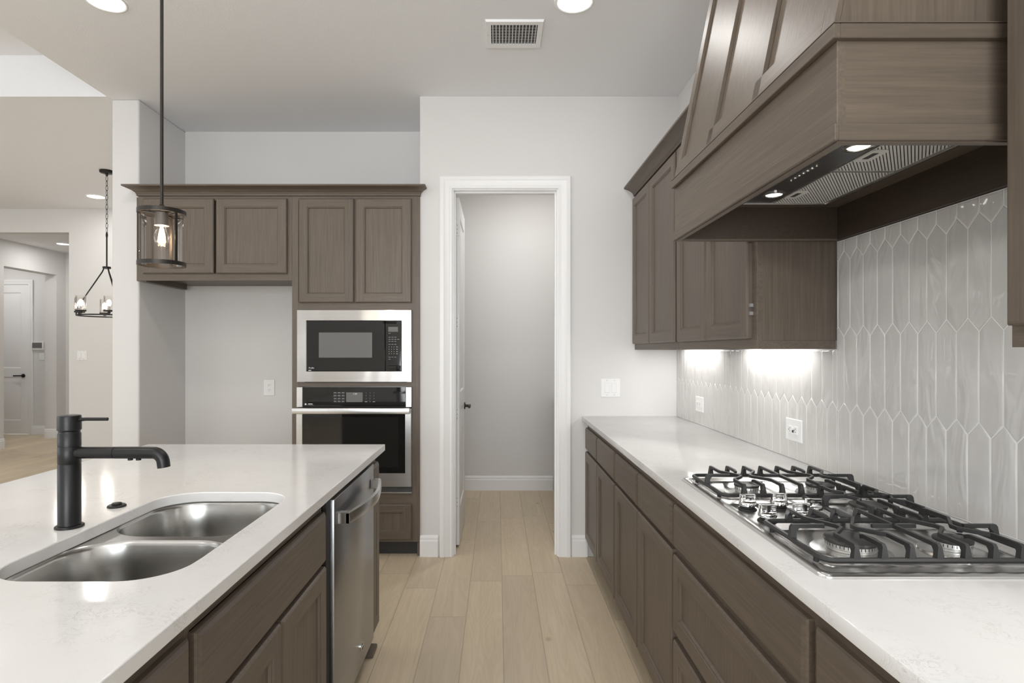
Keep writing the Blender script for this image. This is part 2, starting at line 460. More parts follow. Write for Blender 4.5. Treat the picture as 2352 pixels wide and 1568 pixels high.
# left and front (behind camera) walls with their windows
w = MB()
ys = [-3.7, -2.2, -0.2, 0.6, 2.6, 9.7]
for i in (0, 2, 4): w.box(-8.26, -8.10, ys[i], ys[i+1], 0, 3.325, M_WALL)
for i in (1, 3): w.box(-8.26, -8.10, ys[i], ys[i+1], 0, 0.6, M_WALL).box(-8.26, -8.10, ys[i], ys[i+1], 2.5, 3.325, M_WALL)
struct(w.build('wall_left', smooth=0))
w = MB()
xs = [-8.26, -7.6, -5.9, -5.6, -4.2, -1.8, 0.9, 1.4]
for i in (0, 2, 4, 6): w.box(xs[i], xs[i+1], -3.84, -3.70, 0, 3.325, M_WALL)
for i in (1, 3, 5): w.box(xs[i], xs[i+1], -3.84, -3.70, 0, 0.6, M_WALL).box(xs[i], xs[i+1], -3.84, -3.70, 2.5, 3.325, M_WALL)
struct(w.build('wall_front', smooth=0))
def window_x(n, x0, x1):
    e = structE('window_%d' % n, ((x0+x1)/2, -3.77, 0.6))
    m = MB()
    for a, b, c, d in ((x0, x0+0.06, 0.6, 2.5), (x1-0.06, x1, 0.6, 2.5), (x0+.06, x1-.06, 0.6, 0.66), (x0+.06, x1-.06, 2.44, 2.5), (x0+.06, x1-.06, 1.52, 1.57), ((x0+x1)/2-.02, (x0+x1)/2+.02, .66, 2.44)):
        m.box(a, b, -3.80, -3.74, c, d, M_TRIM)
    m.build('window_frame', e, smooth=0)
    MB().box(x0+.06, x1-.06, -3.772, -3.768, .66, 2.44, M_PANE).build('window_pane', e, smooth=0)
for n, (a, b) in enumerate(((-7.6, -5.9), (-5.6, -4.2), (-1.8, 0.9))): window_x(n+1, a, b)
for n, (a, b) in enumerate(((-2.2, -0.2), (0.6, 2.6))):
    e = structE('window_%d' % (n+4), (-8.18, (a+b)/2, 0.6)); m = MB()
    for p, q, c, d in ((a, a+.06, .6, 2.5), (b-.06, b, .6, 2.5), (a+.06, b-.06, .6, .66), (a+.06, b-.06, 2.44, 2.5), (a+.06, b-.06, 1.52, 1.57)):
        m.box(-8.21, -8.17, p, q, c, d, M_TRIM)
    m.build('window_frame', e, smooth=0)
    MB().box(-8.192, -8.188, a+.06, b-.06, .66, 2.44, M_PANE).build('window_pane', e, smooth=0)

# baseboards (stepped profile)
def baseboard(name, p0, p1, n, h=0.141):
    """p0,p1 on the wall line; n points into the room"""
    p0 = Vector(p0); p1 = Vector(p1); n = Vector(n)
    prof = [(0, 0), (0.015, 0), (0.015, h-0.038), (0.011, h-0.030), (0.011, h-0.016), (0.006, h-0.004), (0.004, h), (0, h)]
    r = [[(p.x+n.x*a, p.y+n.y*a, z) for a, z in prof] for p in (p0, p1)]
    struct(MB().loft(r, M_TRIM, True, True, True).build(name, smooth=20))
baseboard('baseboard_back', (-0.512, YD), (-0.392, YD), (0, -1))
baseboard('baseboard_back_right', (0.494, YD), (0.598, YD), (0, -1))
baseboard('baseboard_pantry', (-0.40, 5.75), (0.545, 5.75), (0, -1))
baseboard('baseboard_alcove', (-2.404, 4.53), (-1.355, 4.53), (0, -1))
baseboard('baseboard_wing', (-2.404, 3.945), (-2.404, 4.53), (1, 0))
baseboard('baseboard_wing_front', (-2.588, 3.945), (-2.404, 3.945), (0, -1))
baseboard('baseboard_hall_left', (-6.90, 7.12), (-6.90, 8.22), (1, 0))
baseboard('baseboard_hall_jamb', (-6.90, 9.20), (-7.08, 9.20), (0, -1))
baseboard('baseboard_hall_far', (-6.90, 9.20), (-6.90, 9.40), (1, 0))
baseboard('baseboard_hall_end', (-6.90, 9.40), (-4.74, 9.40), (0, -1))
baseboard('baseboard_entry', (-7.57, 9.58), (-7.08, 9.58), (0, -1))
baseboard('baseboard_dining', (-5.10, 7.0), (-2.588, 7.0), (0, -1))

# door casing: mitred moulding swept round the opening
def casing(name, x0, x1, z, y, w=0.084):
    prof = [(0, 0), (0, 0.010), (0.006, 0.013), (0.018, 0.013), (0.024, 0.016), (0.050, 0.017), (0.058, 0.021), (0.078, 0.021), (w, 0.017), (w, 0)]
    rings = []
    for cx, cz, sx, sz in ((x0, 0, -1, 0), (x0, z, -1, 1), (x1, z, 1, 1), (x1, 0, 1, 0)):
        rings.append([(cx+sx*a, y-d, cz+sz*a) for a, d in prof])
    return struct(MB().loft(rings, M_TRIM, True, True, True).build(name, smooth=25))
casing('trim_1', DX0+0.004, DX1-0.004, DZ-0.004, YD)
m = MB()   # jamb lining and stops
m.box(DX0, DX0+0.012, YD, YD+0.12, 0, DZ, M_TRIM).box(DX1-0.012, DX1, YD, YD+0.12, 0, DZ, M_TRIM).box(DX0+.012, DX1-.012, YD, YD+0.12, DZ-0.012, DZ, M_TRIM)
m.box(DX1-0.024, DX1-0.012, YD+0.03, YD+0.065, 0, DZ-.012, M_TRIM).box(DX0+.012, DX1-.024, YD+0.03, YD+0.065, DZ-0.024, DZ-.012, M_TRIM)
m.box(DX0+0.012, DX0+0.022, YD+0.03, YD+0.065, 0, DZ-.024, M_TRIM)
struct(m.build('trim_2', smooth=0))

# white panel doors
def panel_slab(f, w, h, t, holes, mat, m):
    """door slab in u (0..w), v (0..h), n (0..t); recessed panels on the n=t side (and plain back)"""
    us = sorted({0, w, *[q for hh in holes for q in hh[:2]]}); vs = sorted({0, h, *[q for hh in holes for q in hh[2:]]})
    def inh(u, v): return any(a < u < b and c < v < d for a, b, c, d in holes)
    for i in range(len(us)-1):
        for j in range(len(vs)-1):
            if inh((us[i]+us[i+1])/2, (vs[j]+vs[j+1])/2): continue
            a, b, c, d = us[i], us[i+1], vs[j], vs[j+1]
            m.add([f(a, c, t), f(b, c, t), f(b, d, t), f(a, d, t)], [(0, 1, 2, 3)], mat)
    for a, b, c, d in holes:
        def rect(i, n): return [f(a+i, c+i, n), f(b-i, c+i, n), f(b-i, d-i, n), f(a+i, d-i, n)]
        m.loft([rect(0, t), rect(0.010, t-0.008), rect(0.022, t-0.009), rect(0.045, t-0.004)], mat)
        m.add(rect(0.045, t-0.004), [(0, 1, 2, 3)], mat)
    for q in ([f(0, 0, 0), f(w, 0, 0), f(w, h, 0), f(0, h, 0)],):
        m.add(q, [(0, 1, 2, 3)], mat)
    m.loft([[f(0, 0, 0), f(w, 0, 0), f(w, h, 0), f(0, h, 0)], [f(0, 0, t), f(w, 0, t), f(w, h, t), f(0, h, t)]], mat)
d1 = structE('door_1', (-0.300, 4.06, 0.0), 'white pantry door standing open inwards, hinged on the left')
m = MB(); LW, LH = 0.68, 2.405
panel_slab(lambda u, v, n: (-0.299+n, 4.075+u, 0.018+v), LW, LH, 0.036, [(0.11, LW-0.11, 0.24, 0.93), (0.11, LW-0.11, 1.05, LH-0.12)], M_TRIM, m)
m.build('leaf', d1, smooth=20)
for z in (2.205, 1.56, 0.925, 0.315):
    hm = MB(); hm.box(-0.298, -0.264, 4.069, 4.0745, z-0.045, z+0.045, M_PLATE)
    hm.lathe([(0.006, -0.048), (0.006, 0.048)], (-0.2975, 4.062, z), M_PLATE, seg=12)
    for dz in (-0.028, 0, 0.028): hm.lathe([(0.003, 4.0675), (0.003, 4.0692)], (-0.276, 0, z+dz), M_PRINT, axis=1, seg=8)
    hm.build('hinge', d1)
hm = MB()
hm.lathe([(0.027, -0.263), (0.027, -0.254), (0.011, -0.252), (0.011, -0.215)], (0, 4.69, 0.925), M_BLACK, axis=0)
hm.box(-0.227, -0.210, 4.58, 4.70, 0.915, 0.937, M_BLACK, 0.003)
hm.build('lever_handle', d1)

# far hall door
d2 = structE('door_2', (-8.0, 9.58, 0.0), 'white two panel door at the end of the hall with black lever')
m = MB(); W2 = 0.74
panel_slab(lambda u, v, n: (-8.38+u, 9.615-n, 0.01+v), W2, 2.42, 0.036, [(0.12, W2-0.12, 0.22, 0.93), (0.12, W2-0.12, 1.07, 2.30)], M_TRIM, m)
m.build('leaf', d2, smooth=20)
hm = MB(); hm.lathe([(0.030, 9.578), (0.030, 9.565), (0.010, 9.56), (0.010, 9.53)], (-7.72, 0, 0.955), M_BLACK, axis=1)
hm.box(-7.85, -7.71, 9.522, 9.536, 0.946, 0.966, M_BLACK, 0.003); hm.build('lever_handle', d2)
casing('trim_3', -8.385, -7.636, 2.44, 9.58, 0.075)

# ------------------------------------------------------------------ wall plates
def plate(name, label, cat, face, plane, uc, vc, wu, wv, kind, group=None):
    f = mapper(face, plane)
    p = f(uc, vc-wv/2, 0)
    t = thing(name, label, cat, p, group)
    def rb(mb, u0, u1, v0, v1, n0, n1, mat, r=0.0015):
        def rect(i, n): return [f(u0+i, v0+i, n), f(u1-i, v0+i, n), f(u1-i, v1-i, n), f(u0+i, v1-i, n)]
        mb.loft([rect(0, n0), rect(0, n1-r), rect(r, n1)], mat, True, True, True)
    m = MB(); rb(m, uc-wu/2, uc+wu/2, vc-wv/2, vc+wv/2, 0.0004, 0.006, M_PLATE, 0.0025); m.build('cover_plate', t, smooth=25)
    if kind == 'switch':
        for du in (-0.024, 0.024):
            m = MB(); rb(m, uc+du-0.0165, uc+du+0.0165, vc-0.033, vc+0.033, 0.0061, 0.0105, M_PLATE, 0.002); m.build('rocker', t, smooth=25)
            for dv in (-0.048, 0.048):
                s = MB(); rb(s, uc+du-0.002, uc+du+0.002, vc+dv-0.002, vc+dv+0.002, 0.0061, 0.0068, M_PRINT, 0.0002); s.build('screw', t, smooth=0)
    else:
        vert = kind == 'duplex_v'
        for sgn in (-1, 1):
            m = MB(); c = 0.0195*sgn
            cu, cv = (uc, vc+c) if vert else (uc+c*1.1, vc)
            if vert:
                pts = [(cu+0.0165*math.cos(a), cv+0.0135*math.sin(a)) for a in [2*PI*k/20 for k in range(20)]]
                m.loft([[f(a, b, 0.0061) for a, b in pts], [f(a, b, 0.0085) for a, b in pts]], M_PLATE, True, True, True)
            else: rb(m, cu-0.0140, cu+0.0140, cv-0.0160, cv+0.0160, 0.0061, 0.0085, M_PLATE, 0.0008)
            if kind == 'gfci' or not vert:
                sl = ((-0.003, -0.006, 0.007, 0.0018), (-0.003, 0.006, 0.007, 0.0018)) if True else ()
            for q in (-0.006, 0.006):
                if vert: rb(m, cu+q-0.0009, cu+q+0.0009, cv-0.001, cv+0.0065, 0.0086, 0.0092, M_SLOT, 0.0001)
                else: rb(m, cu-0.004, cu+0.0035, cv+q-0.0009, cv+q+0.0009, 0.0086, 0.0092, M_SLOT, 0.0001)
            if vert: rb(m, cu-0.002, cu+0.002, cv-0.0085, cv-0.005, 0.0086, 0.0092, M_SLOT, 0.0001)
            else: rb(m, cu+0.0065, cu+0.010, cv-0.002, cv+0.002, 0.0086, 0.0092, M_SLOT, 0.0001)
            m.build('socket', t, smooth=25)
        if kind == 'gfci':
            m = MB(); rb(m, uc-0.004, uc+0.004, vc-0.010, vc-0.001, 0.0061, 0.010, M_SLOT, 0.0005)
            rb(m, uc-0.004, uc+0.004, vc+0.002, vc+0.010, 0.0061, 0.010, M_PLATE, 0.0005); m.build('test_button', t, smooth=25)
    return t
plate('light_switch', 'white two rocker switch plate above the far end of the cooktop counter', 'light switch', '-Y', YD, 0.752, 1.118, 0.128, 0.124, 'switch')
plate('light_switch', 'white double switch plate on the distant wall beneath the chandelier', 'light switch', '-Y', 7.0, -4.943, 1.306, 0.115, 0.11, 'switch')
plate('wall_outlet', 'white upright duplex outlet low on the wall of the empty fridge recess', 'outlet', '-Y', 4.53, -1.756, 1.080, 0.084, 0.124, 'duplex_v')
XT = 1.1895
plate('wall_outlet', 'white sideways outlet on the tile, farther one, near the corner', 'outlet', '-X', XT, 3.445, 1.05, 0.125, 0.088, 'duplex_h', None)
plate('wall_outlet', 'white sideways outlet with black test button on the tile, nearer the cooktop', 'outlet', '-X', XT, 2.350, 1.047, 0.125, 0.088, 'gfci', None)
# hall keypad and small switch on the entry wall
t = thing('alarm_keypad', 'grey alarm keypad with screen on the wall beside the distant door', 'keypad', (-7.40, 9.58, 1.37))
MB().box(-7.57, -7.38, 9.552, 9.578, 1.375, 1.505, M_PLATE, 0.006, 2).build('body', t)
MB().box(-7.555, -7.40, 9.549, 9.5515, 1.405, 1.495, M_SCREEN).build('screen', t, smooth=0)
t = thing('light_switch', 'small white switch plate right under the alarm keypad', 'light switch', (-7.42, 9.58, 1.20))
MB().box(-7.46, -7.38, 9.573, 9.5795, 1.21, 1.325, M_PLATE, 0.002).build('cover_plate', t)
MB().box(-7.437, -7.403, 9.568, 9.5725, 1.235, 1.30, M_PLATE, 0.002).build('rocker', t)

# ------------------------------------------------------------------ recessed lights and ceiling vent
def can(label, x, y, z, energy=E_CAN, d=0.165, group='recessed ceiling lights'):
    t = thing('recessed_light', label, 'ceiling light', (x, y, z), group)
    MB().lathe([(d/2+0.014, z-0.0006), (d/2+0.014, z-0.004), (d/2+0.006, z-0.007), (d/2, z-0.0045)], (x, y, 0), M_TRIM, cap=False, seg=40).build('trim_ring', t)
    MB().lathe([(d/2, z-0.0045), (d/2-0.002, z-0.0015)], (x, y, 0), M_LENS, seg=40).build('lens', t)
    light('lamp', 'AREA', (x, y, z-0.012), energy, WARM, (0, 0, 0), d*0.9, parent=t)
    return t
can('round lit downlight in the kitchen ceiling above the left end of the island', -1.89, 2.835, H, E_CAN*0.6)
can('round lit downlight in the kitchen ceiling near the air vent and hood', 0.374, 2.84, H, E_CAN*0.8)
can('round lit downlight above the sink, with only its glow on the worktop showing', -1.89, 0.9, H)
can('round lit downlight above the cooktop counter, beside the cooking hood', 0.16, 1.55, H, E_CAN*1.0)
can('unseen round downlight added for its light, behind the near end of the island', -1.89, -1.2, H)  # this and the next are out of view, added for their light
can('unseen round downlight added for its light, behind the near end of the cooktop counter', 0.30, -1.2, H)
can('round lit downlight in the dining ceiling just left of the chandelier chain', -4.39, 6.43, H, E_CAN*1.1)
can('round lit downlight in the dining ceiling at the left edge of the view', -4.42, 4.95, H, E_CAN*1.1)
can('small round lit downlight in the hall ceiling beyond the dining wall', -6.33, 8.57, 2.92, E_CAN*1.5, 0.15)
can('round downlight inside the pantry ceiling', 0.35, 4.9, H, E_CAN*2.0)
for x, y in ((-5.5, 0.2), (-5.5, 2.6), (-3.6, 1.4), (-3.6, -1.6)):  # out of view as well, there only to light the room
    can('unseen round downlight added for its light in the raised living room ceiling', x, y, 3.325)
can('round lit downlight in the small entry beyond the hall', -7.9, 8.8, 2.92, E_CAN*1.5)
can('round lit downlight over the far corner of the dining room', -6.6, 5.7, H, E_CAN*1.3)

t = thing('air_vent', 'white louvred air vent in the kitchen ceiling', 'vent', (0.088, 3.12, H))
vx0, vx1, vy0, vy1 = -0.062, 0.240, 2.990, 3.258
zt, zb = H-0.0005, H-0.012
ox0, ox1, oy0, oy1 = vx0+0.030, vx1-0.030, vy0+0.032, vy1-0.040
def rz(x0, x1, y0, y1, z): return [(x0, y0, z), (x1, y0, z), (x1, y1, z), (x0, y1, z)]
MB().loft([rz(vx0, vx1, vy0, vy1, zt), rz(vx0+.004, vx1-.004, vy0+.004, vy1-.004, zb), rz(ox0, ox1, oy0, oy1, zb), rz(ox0, ox1, oy0, oy1, zb+0.008)], M_TRIM).build('frame', t, smooth=20)
MB().box(ox0-.001, ox1+.001, oy0-.001, oy1+.001, H-0.0035, H-0.0008, M_BAFFLE).build('duct_box', t, smooth=0)
for k in range(14):
    x = ox0+(k+0.5)*(ox1-ox0)/14
    MB().add([(x-.0015, oy0, zb-.001), (x+.0015, oy0, zb-.001), (x+.0035, oy0, zb+.005), (x+.0005, oy0, zb+.005),
              (x-.0015, oy1, zb-.001), (x+.0015, oy1, zb-.001), (x+.0035, oy1, zb+.005), (x+.0005, oy1, zb+.005)],
             [(0, 1, 2, 3), (4, 7, 6, 5), (0, 4, 5, 1), (1, 5, 6, 2), (2, 6, 7, 3), (3, 7, 4, 0)], M_TRIM).build('louvre', t, smooth=0)
for k in range(7):
    y = oy0+(k+0.5)*(oy1-oy0)/7
    MB().box(ox0, ox1, y-.0022, y+.0022, zb+.0052, H-0.0036, M_PRINT).build('cross_blade', t, smooth=0)
for x in (vx0+.014, vx1-.014):
    MB().lathe([(0.004, zb-0.0015), (0.004, zb-0.0002)], (x, 3.12, 0), M_ALU, seg=10).build('screw', t)

# ------------------------------------------------------------------ backsplash
def clip(poly, ax, lim, keep_less):
    out = []
    for i in range(len(poly)):
        a, b = poly[i], poly[(i+1) % len(poly)]
        ia = (a[ax] <= lim) if keep_less else (a[ax] >= lim); ib = (b[ax] <= lim) if keep_less else (b[ax] >= lim)
        if ia: out.append(a)
        if ia != ib:
            t = (lim-a[ax])/(b[ax]-a[ax]); out.append((a[0]+(b[0]-a[0])*t, a[1]+(b[1]-a[1])*t))
    return out
def inset(poly, d):
    n = len(poly); out = []
    for i in range(n):
        p0, p1, p2 = Vector(poly[i-1]), Vector(poly[i]), Vector(poly[(i+1) % n])
        e1 = (p1-p0).normalized(); e2 = (p2-p1).normalized()
        n1 = Vector((-e1.y, e1.x)); n2 = Vector((-e2.y, e2.x))
        k = 1+n1.dot(n2)
        if k < 0.05: return None
        q = p1+(n1+n2)*(d/k); out.append((q.x, q.y))
    return out
def clean(poly):
    out = []
    for p in poly:
        if not out or (Vector(p)-Vector(out[-1])).length > 0.004: out.append(p)
    if len(out) > 2 and (Vector(out[0])-Vector(out[-1])).length < 0.004: out.pop()
    a = sum(out[i][0]*out[(i+1) % len(out)][1]-out[(i+1) % len(out)][0]*out[i][1] for i in range(len(out)))/2 if len(out) > 2 else 0
    if a < 0: out.reverse()
    return out if abs(a) > 2e-4 else []
bs = thing('tile_backsplash', 'glossy grey backsplash of long pointed picket tiles behind the cooktop', 'backsplash', (XR, 2.0, 0.93))
g = MB()
CT, HB, HF0, HF1 = 0.9305, 1.745, 1.046, 2.060
g.box(XR-0.0082, XR-0.0005, 0.0, 3.899, CT, 1.368, M_GROUT)
g.box(XR-0.0082, XR-0.0005, HF0, HF1, 1.368, HB, M_GROUT)
g.build('grout', bs, smooth=0)
tm = MB()
TW, ZP, AP, PH = 0.0705, 0.2602, 0.0345, 0.2262
for r in range(-1, 5):
    ztop = 1.707+0.2602-ZP*r          # top apex of this row
    off = 1.4166+(TW/2 if r % 2 == 0 else 0)
    for k in range(-24, 40):
        yc = off+TW*k+TW/2
        hexa = [(yc-TW/2, ztop-AP-PH), (yc, ztop-2*AP-PH), (yc+TW/2, ztop-AP-PH), (yc+TW/2, ztop-AP), (yc, ztop), (yc-TW/2, ztop-AP)]
        for y0, y1, z1 in ((0.0, HF0, 1.367), (HF0, HF1, HB-.001), (HF1, 3.898, 1.367)):
            p = hexa
            for ax, lim, ls in ((0, y0, False), (0, y1, True), (1, CT+.001, False), (1, z1, True)):
                if p: p = clip(p, ax, lim, ls)
            p = clean(p) if len(p) > 2 else []
            if len(p) < 3: continue
            rings = []
            tx, tz = random.uniform(-.010, .010), random.uniform(-.003, .003)
            for d, x in ((0.0016, XR-0.0080), (0.0018, XR-0.0086), (0.0032, XR-0.0093), (0.006, XR-0.0096)):
                q = inset(p, d)
                if q is None: break
                rings.append([(x+(a-yc)*tx+(b-ztop+0.15)*tz*0.3, a, b) for a, b in q])
            if len(rings) > 1: tm.loft(rings, M_TILE, True, False, True)
tm.build('tiles', bs, smooth=60)

# ------------------------------------------------------------------ left wall: fridge cabinet, oven tower, crown
YF = 3.888      # face-frame plane ; doors stand 20 mm proud
XL, XM, XE = -2.372, -1.357, -0.5125
c1 = thing('upper_cabinet', 'wide brown-grey two door cabinet mounted above the empty fridge recess', 'cabinet', (-1.86, 4.2, 1.828))
m = MB()
m.box(XL, XM-.0005, YF+.02, 4.525, 1.861, 2.385, WX)
m.box(XL, XL+.03, YF, YF+.02, 1.828, 2.385, WZ).box(XM-.03, XM-.0005, YF, YF+.02, 1.828, 2.385, WZ)
m.box(XL+.03, XM-.03, YF, YF+.02, 1.828, 1.875, WX).box(XL+.03, XM-.03, YF, YF+.02, 2.355, 2.385, WX)
m.box(-1.858, -1.845, YF, YF+.02, 1.875, 2.355, WZ)
m.box(-2.404+.0005, XL, YF+.03, YF+.06, 1.828, 2.385, WZ)
m.box(XL, XL+.04, YF+.02, 4.42, 1.822, 1.861, WY)
m.build('carcass', c1, smooth=0, bevel=0.0008)
for u0, u1 in ((-2.335, -1.868), (-1.853, -1.386)):
    m = MB(); shaker(m, '-Y', YF, u0, u1, 1.872, 2.367); m.build('door', c1, smooth=20)

c2 = thing('oven_tower_cabinet', 'tall brown-grey cabinet housing the microwave and wall oven', 'cabinet', (-0.936, 4.2, 0))
m = MB()
m.box(XM, XM+.019, YF+.02, 4.525, 0.0, 2.385, WZ).box(XE-.019, XE, YF+.02, 4.525, 0.0, 2.385, WZ)
m.box(XM+.019, XE-.019, 4.505, 4.525, 0.1, 2.385, WZ)
for z in (0.105, 0.385, 1.128, 1.642, 2.366): m.box(XM+.019, XE-.019, YF+.02, 4.505, z, z+.019, WX)
m.box(XM, XM+.042, YF, YF+.02, 0.10, 2.385, WZ).box(XE-.052, XE, YF, YF+.02, 0.10, 2.385, WZ)
for z0, z1 in ((0.10, 0.125), (0.350, 0.425), (1.1262, 1.156), (1.634, 1.685), (2.355, 2.385)): m.box(XM+.042, XE-.052, YF, YF+.02, z0, z1, WX)
m.box(-.955, -.923, YF, YF+.02, 1.685, 2.355, WZ)
m.build('carcass', c2, smooth=0, bevel=0.0008)
MB().box(XM+.02, XE-.005, YF+.065, YF+.08, 0.0, 0.10, M_DARKWOOD).build('toe_kick', c2, smooth=0)
for u0, u1 in ((-1.308, -0.945), (-0.933, -0.565)):
    m = MB(); shaker(m, '-Y', YF, u0, u1, 1.680, 2.367); m.build('door', c2, smooth=20)
m = MB(); shaker(m, '-Y', YF, -1.308, -0.565, 0.118, 0.352, fr=0.05); m.build('drawer', c2, smooth=20)

cr = MB()
prof = [(0.002, 2.3865), (0.010, 2.3865), (0.010, 2.397), (0.014, 2.400), (0.014, 2.406), (0.020, 2.410), (0.030, 2.418), (0.044, 2.426), (0.060, 2.432), (0.072, 2.436), (0.072, 2.446), (0.060, 2.448)]
yb = 3.90
rings = [[(XL-o, 3.944 if True else yb, z), (XL-o, YF-o, z), (XE+o*0.62, YF-o, z), (XE+o*0.62, yb, z)] for o, z in prof]
cr.loft(rings, WX, closed=False)
cr.add([rings[-1][0], rings[-1][1], rings[-1][2], rings[-1][3]], [(0, 1, 2, 3)], WX)
cr.box(XL+.005, XE-.005, YF+.005, 4.52, 2.3865, 2.40, WX)
o = relocate(cr.build('crown_moulding', smooth=40)); tag(o, 'long brown-grey crown moulding topping the fridge and oven cabinets', 'moulding')

# microwave
mw = thing('microwave', 'built-in black glass microwave in a wide steel trim frame', 'microwave', (-0.942, YF, 1.157))
u0, u1, v0, v1 = -1.320, -0.563, 1.156, 1.634
g0, g1, w0, w1 = -1.254, -0.631, 1.230, 1.560
f = mapper('-Y', YF-.0005)
def rc(a, b, c, d, n): return [f(a, c, n), f(b, c, n), f(b, d, n), f(a, d, n)]
MB().loft([rc(u0, u1, v0, v1, 0), rc(u0, u1, v0, v1, .017), rc(u0+.003, u1-.003, v0+.003, v1-.003, .020), rc(g0-.003, g1+.003, w0-.003, w1+.003, .020), rc(g0-.002, g1+.002, w0-.002, w1+.002, .010)], M_STEEL).build('trim_frame', mw, smooth=20)
MB().box(-1.28, -.60, YF+.03, 4.40, 1.17, 1.60, M_BAFFLE).build('body', mw, smooth=0)
MB().box(g0, -0.738, YF-.026, YF-.004, w0, w1, M_BGLASS, .002).build('door', mw)
lab(MB().box(-1.172, -0.822, YF-.0268, YF-.0261, 1.318, 1.483, M_MESHWIN).build('window', mw, smooth=0), 'grey mesh window in the microwave door')
MB().box(-0.735, g1, YF-.025, YF-.004, w0, w1, M_BGLASS, .002).build('control_panel', mw)
text_part('Profile', 0.0135, (-1.238, YF-.0264, 1.246), (1, 0, 0), (0, 0, 1), M_PRINTW, mw, 'lettering')
MB().box(-1.24, -1.222, YF-.0266, YF-.0258, 1.2325, 1.2365, M_PRINTW).build('light_strip', mw, smooth=0)
kp = MB()
for r in range(4):
    for c in range(4):
        if r == 3 and c == 0: pass
        kp.box(-0.712+c*.016, -0.712+c*.016+(.004 if c < 3 else .010), YF-.0256, YF-.0251, 1.388-r*.015-.002, 1.388-r*.015+.003, M_PRINT)
for r, n in ((1.478, 1), (1.452, 3), (1.438, 4), (1.425, 3), (1.405, 3), (1.322, 3), (1.308, 1)):
    for c in range(n): kp.box(-0.714+c*.019, -0.714+c*.019+.013, YF-.0256, YF-.0251, r-.0015, r+.0015, M_PRINT)
kp.build('key_markings', mw, smooth=0)
lab(MB().box(-0.716, -0.652, YF-.0256, YF-.0251, 1.488, 1.520, M_SCREEN).build('display', mw, smooth=0), 'dim display above the microwave keys')
MB().box(-0.716, -0.650, YF-.0275, YF-.0252, 1.243, 1.266, M_BGLASS, .002).build('open_button', mw)

# wall oven
ov = thing('wall_oven', 'steel and black glass wall oven with full width handle, below the microwave', 'oven', (-0.942, YF, 0.426))
MB().box(-1.30, -0.585, YF+.03, 4.40, 0.428, 1.10, M_BAFFLE).build('body', ov, smooth=0)
ox0_, ox1_ = -1.320, -0.563
cp = MB(); cp.box(ox0_, -1.280, YF-.024, YF-.0005, 0.992, 1.125, M_STEELO, .002).box(-0.602, ox1_, YF-.024, YF-.0005, 0.992, 1.125, M_STEELO, .002)
cp.box(-1.280, -0.602, YF-.003, YF-.0005, .992, 1.125, M_STEELO).build('control_panel_frame', ov)
MB().box(-1.2795, -0.6025, YF-.0255, YF-.0035, 0.993, 1.1245, M_BGLASS, .0015).build('control_panel', ov)
lab(MB().box(-0.992, -0.884, YF-.0264, YF-.0257, 1.026, 1.090, M_SCREEN).build('display', ov, smooth=0), 'grey display in the oven control panel')
text_part('1:34', 0.015, (-0.934, YF-.0268, 1.075), (1, 0, 0), (0, 0, 1), M_PRINTW, ov, 'clock_digits', align='CENTER')
for r, row in enumerate(('123', '456', '789')):
    for c, ch in enumerate(row):
        text_part(ch, 0.011, (-0.862+c*.026, YF-.0260, 1.083-r*.019), (1, 0, 0), (0, 0, 1), M_PRINT, ov, 'key_digit', align='CENTER')
text_part('0', 0.011, (-0.836, YF-.0260, 1.026), (1, 0, 0), (0, 0, 1), M_PRINT, ov, 'key_digit', align='CENTER')
kp = MB()
for r in range(4):
    for c in range(3):
        kp.box(-1.074+c*.026, -1.074+c*.026+.018, YF-.0262, YF-.0256, 1.087-r*.019-.001, 1.087-r*.019+.0035, M_PRINT)
        kp.box(-1.076+c*.026, -1.076+c*.026+.022, YF-.0262, YF-.0256, 1.081-r*.019-.0004, 1.081-r*.019+.0004, M_PRINT)
for c in (0, 2): kp.box(-0.870+c*.026, -0.854+c*.026, YF-.0262, YF-.0256, 1.026, 1.031, M_PRINT)
kp.build('key_markings', ov, smooth=0)
st = MB(); st.lathe([(0.006, YF-.0262), (0.006, YF-.0256)], (-1.259, 0, 1.012), M_PRINTW, axis=1, seg=20)
st.box(-1.243, -1.213, YF-.0262, YF-.0256, 1.012, 1.016, M_PRINTW).box(-1.248, -1.206, YF-.0262, YF-.0256, 1.006, 1.008, M_PRINT)
st.build('panel_sticker', ov)
dr = MB()
dz0, dz1, dg0, dg1 = 0.470, 0.985, 0.560, 0.968
f = mapper('-Y', YF-.0005)
dr.loft([rc(ox0_, ox1_, dz0, dz1, 0), rc(ox0_, ox1_, dz0, dz1, .030), rc(ox0_+.003, ox1_-.003, dz0+.003, dz1-.003, .033), rc(-1.279, -.6035, dg0, dg1, .033), rc(-1.279, -.6035, dg0, dg1, .028)], M_STEELO)
dr.build('door', ov, smooth=20)
MB().box(-1.2785, -.604, YF-.0335, YF-.026, dg0+.0005, dg1-.0005, M_BGLASS, .001).build('door_glass', ov)
lab(MB().box(-1.235, -.648, YF-.0342, YF-.0336, .60, .928, simple('oven_window_glass', (0.016, 0.016, 0.015), 0.06)).build('window', ov, smooth=0), 'dark inner oven window')
rk = MB()
for z in (.80, .862):
    for a in range(14): rk.box(-1.20+a*.038, -1.198+a*.038, YF-.0348, YF-.0343, z-.003, z+.003, M_PRINT)
hb = MB(); hb.box(-1.328, -0.566, YF-.090, YF-.072, .954, .992, M_STEELO, .004, 2)
for x in (-1.312, -.585): hb.box(x-.012, x+.012, YF-.074, YF-.0335, .960, .986, M_STEELO, .002)
hb.build('handle', ov)
MB().box(ox0_, ox1_, YF-.024, YF-.0005, .426, .434, M_STEELO, .001).build('bottom_trim', ov)
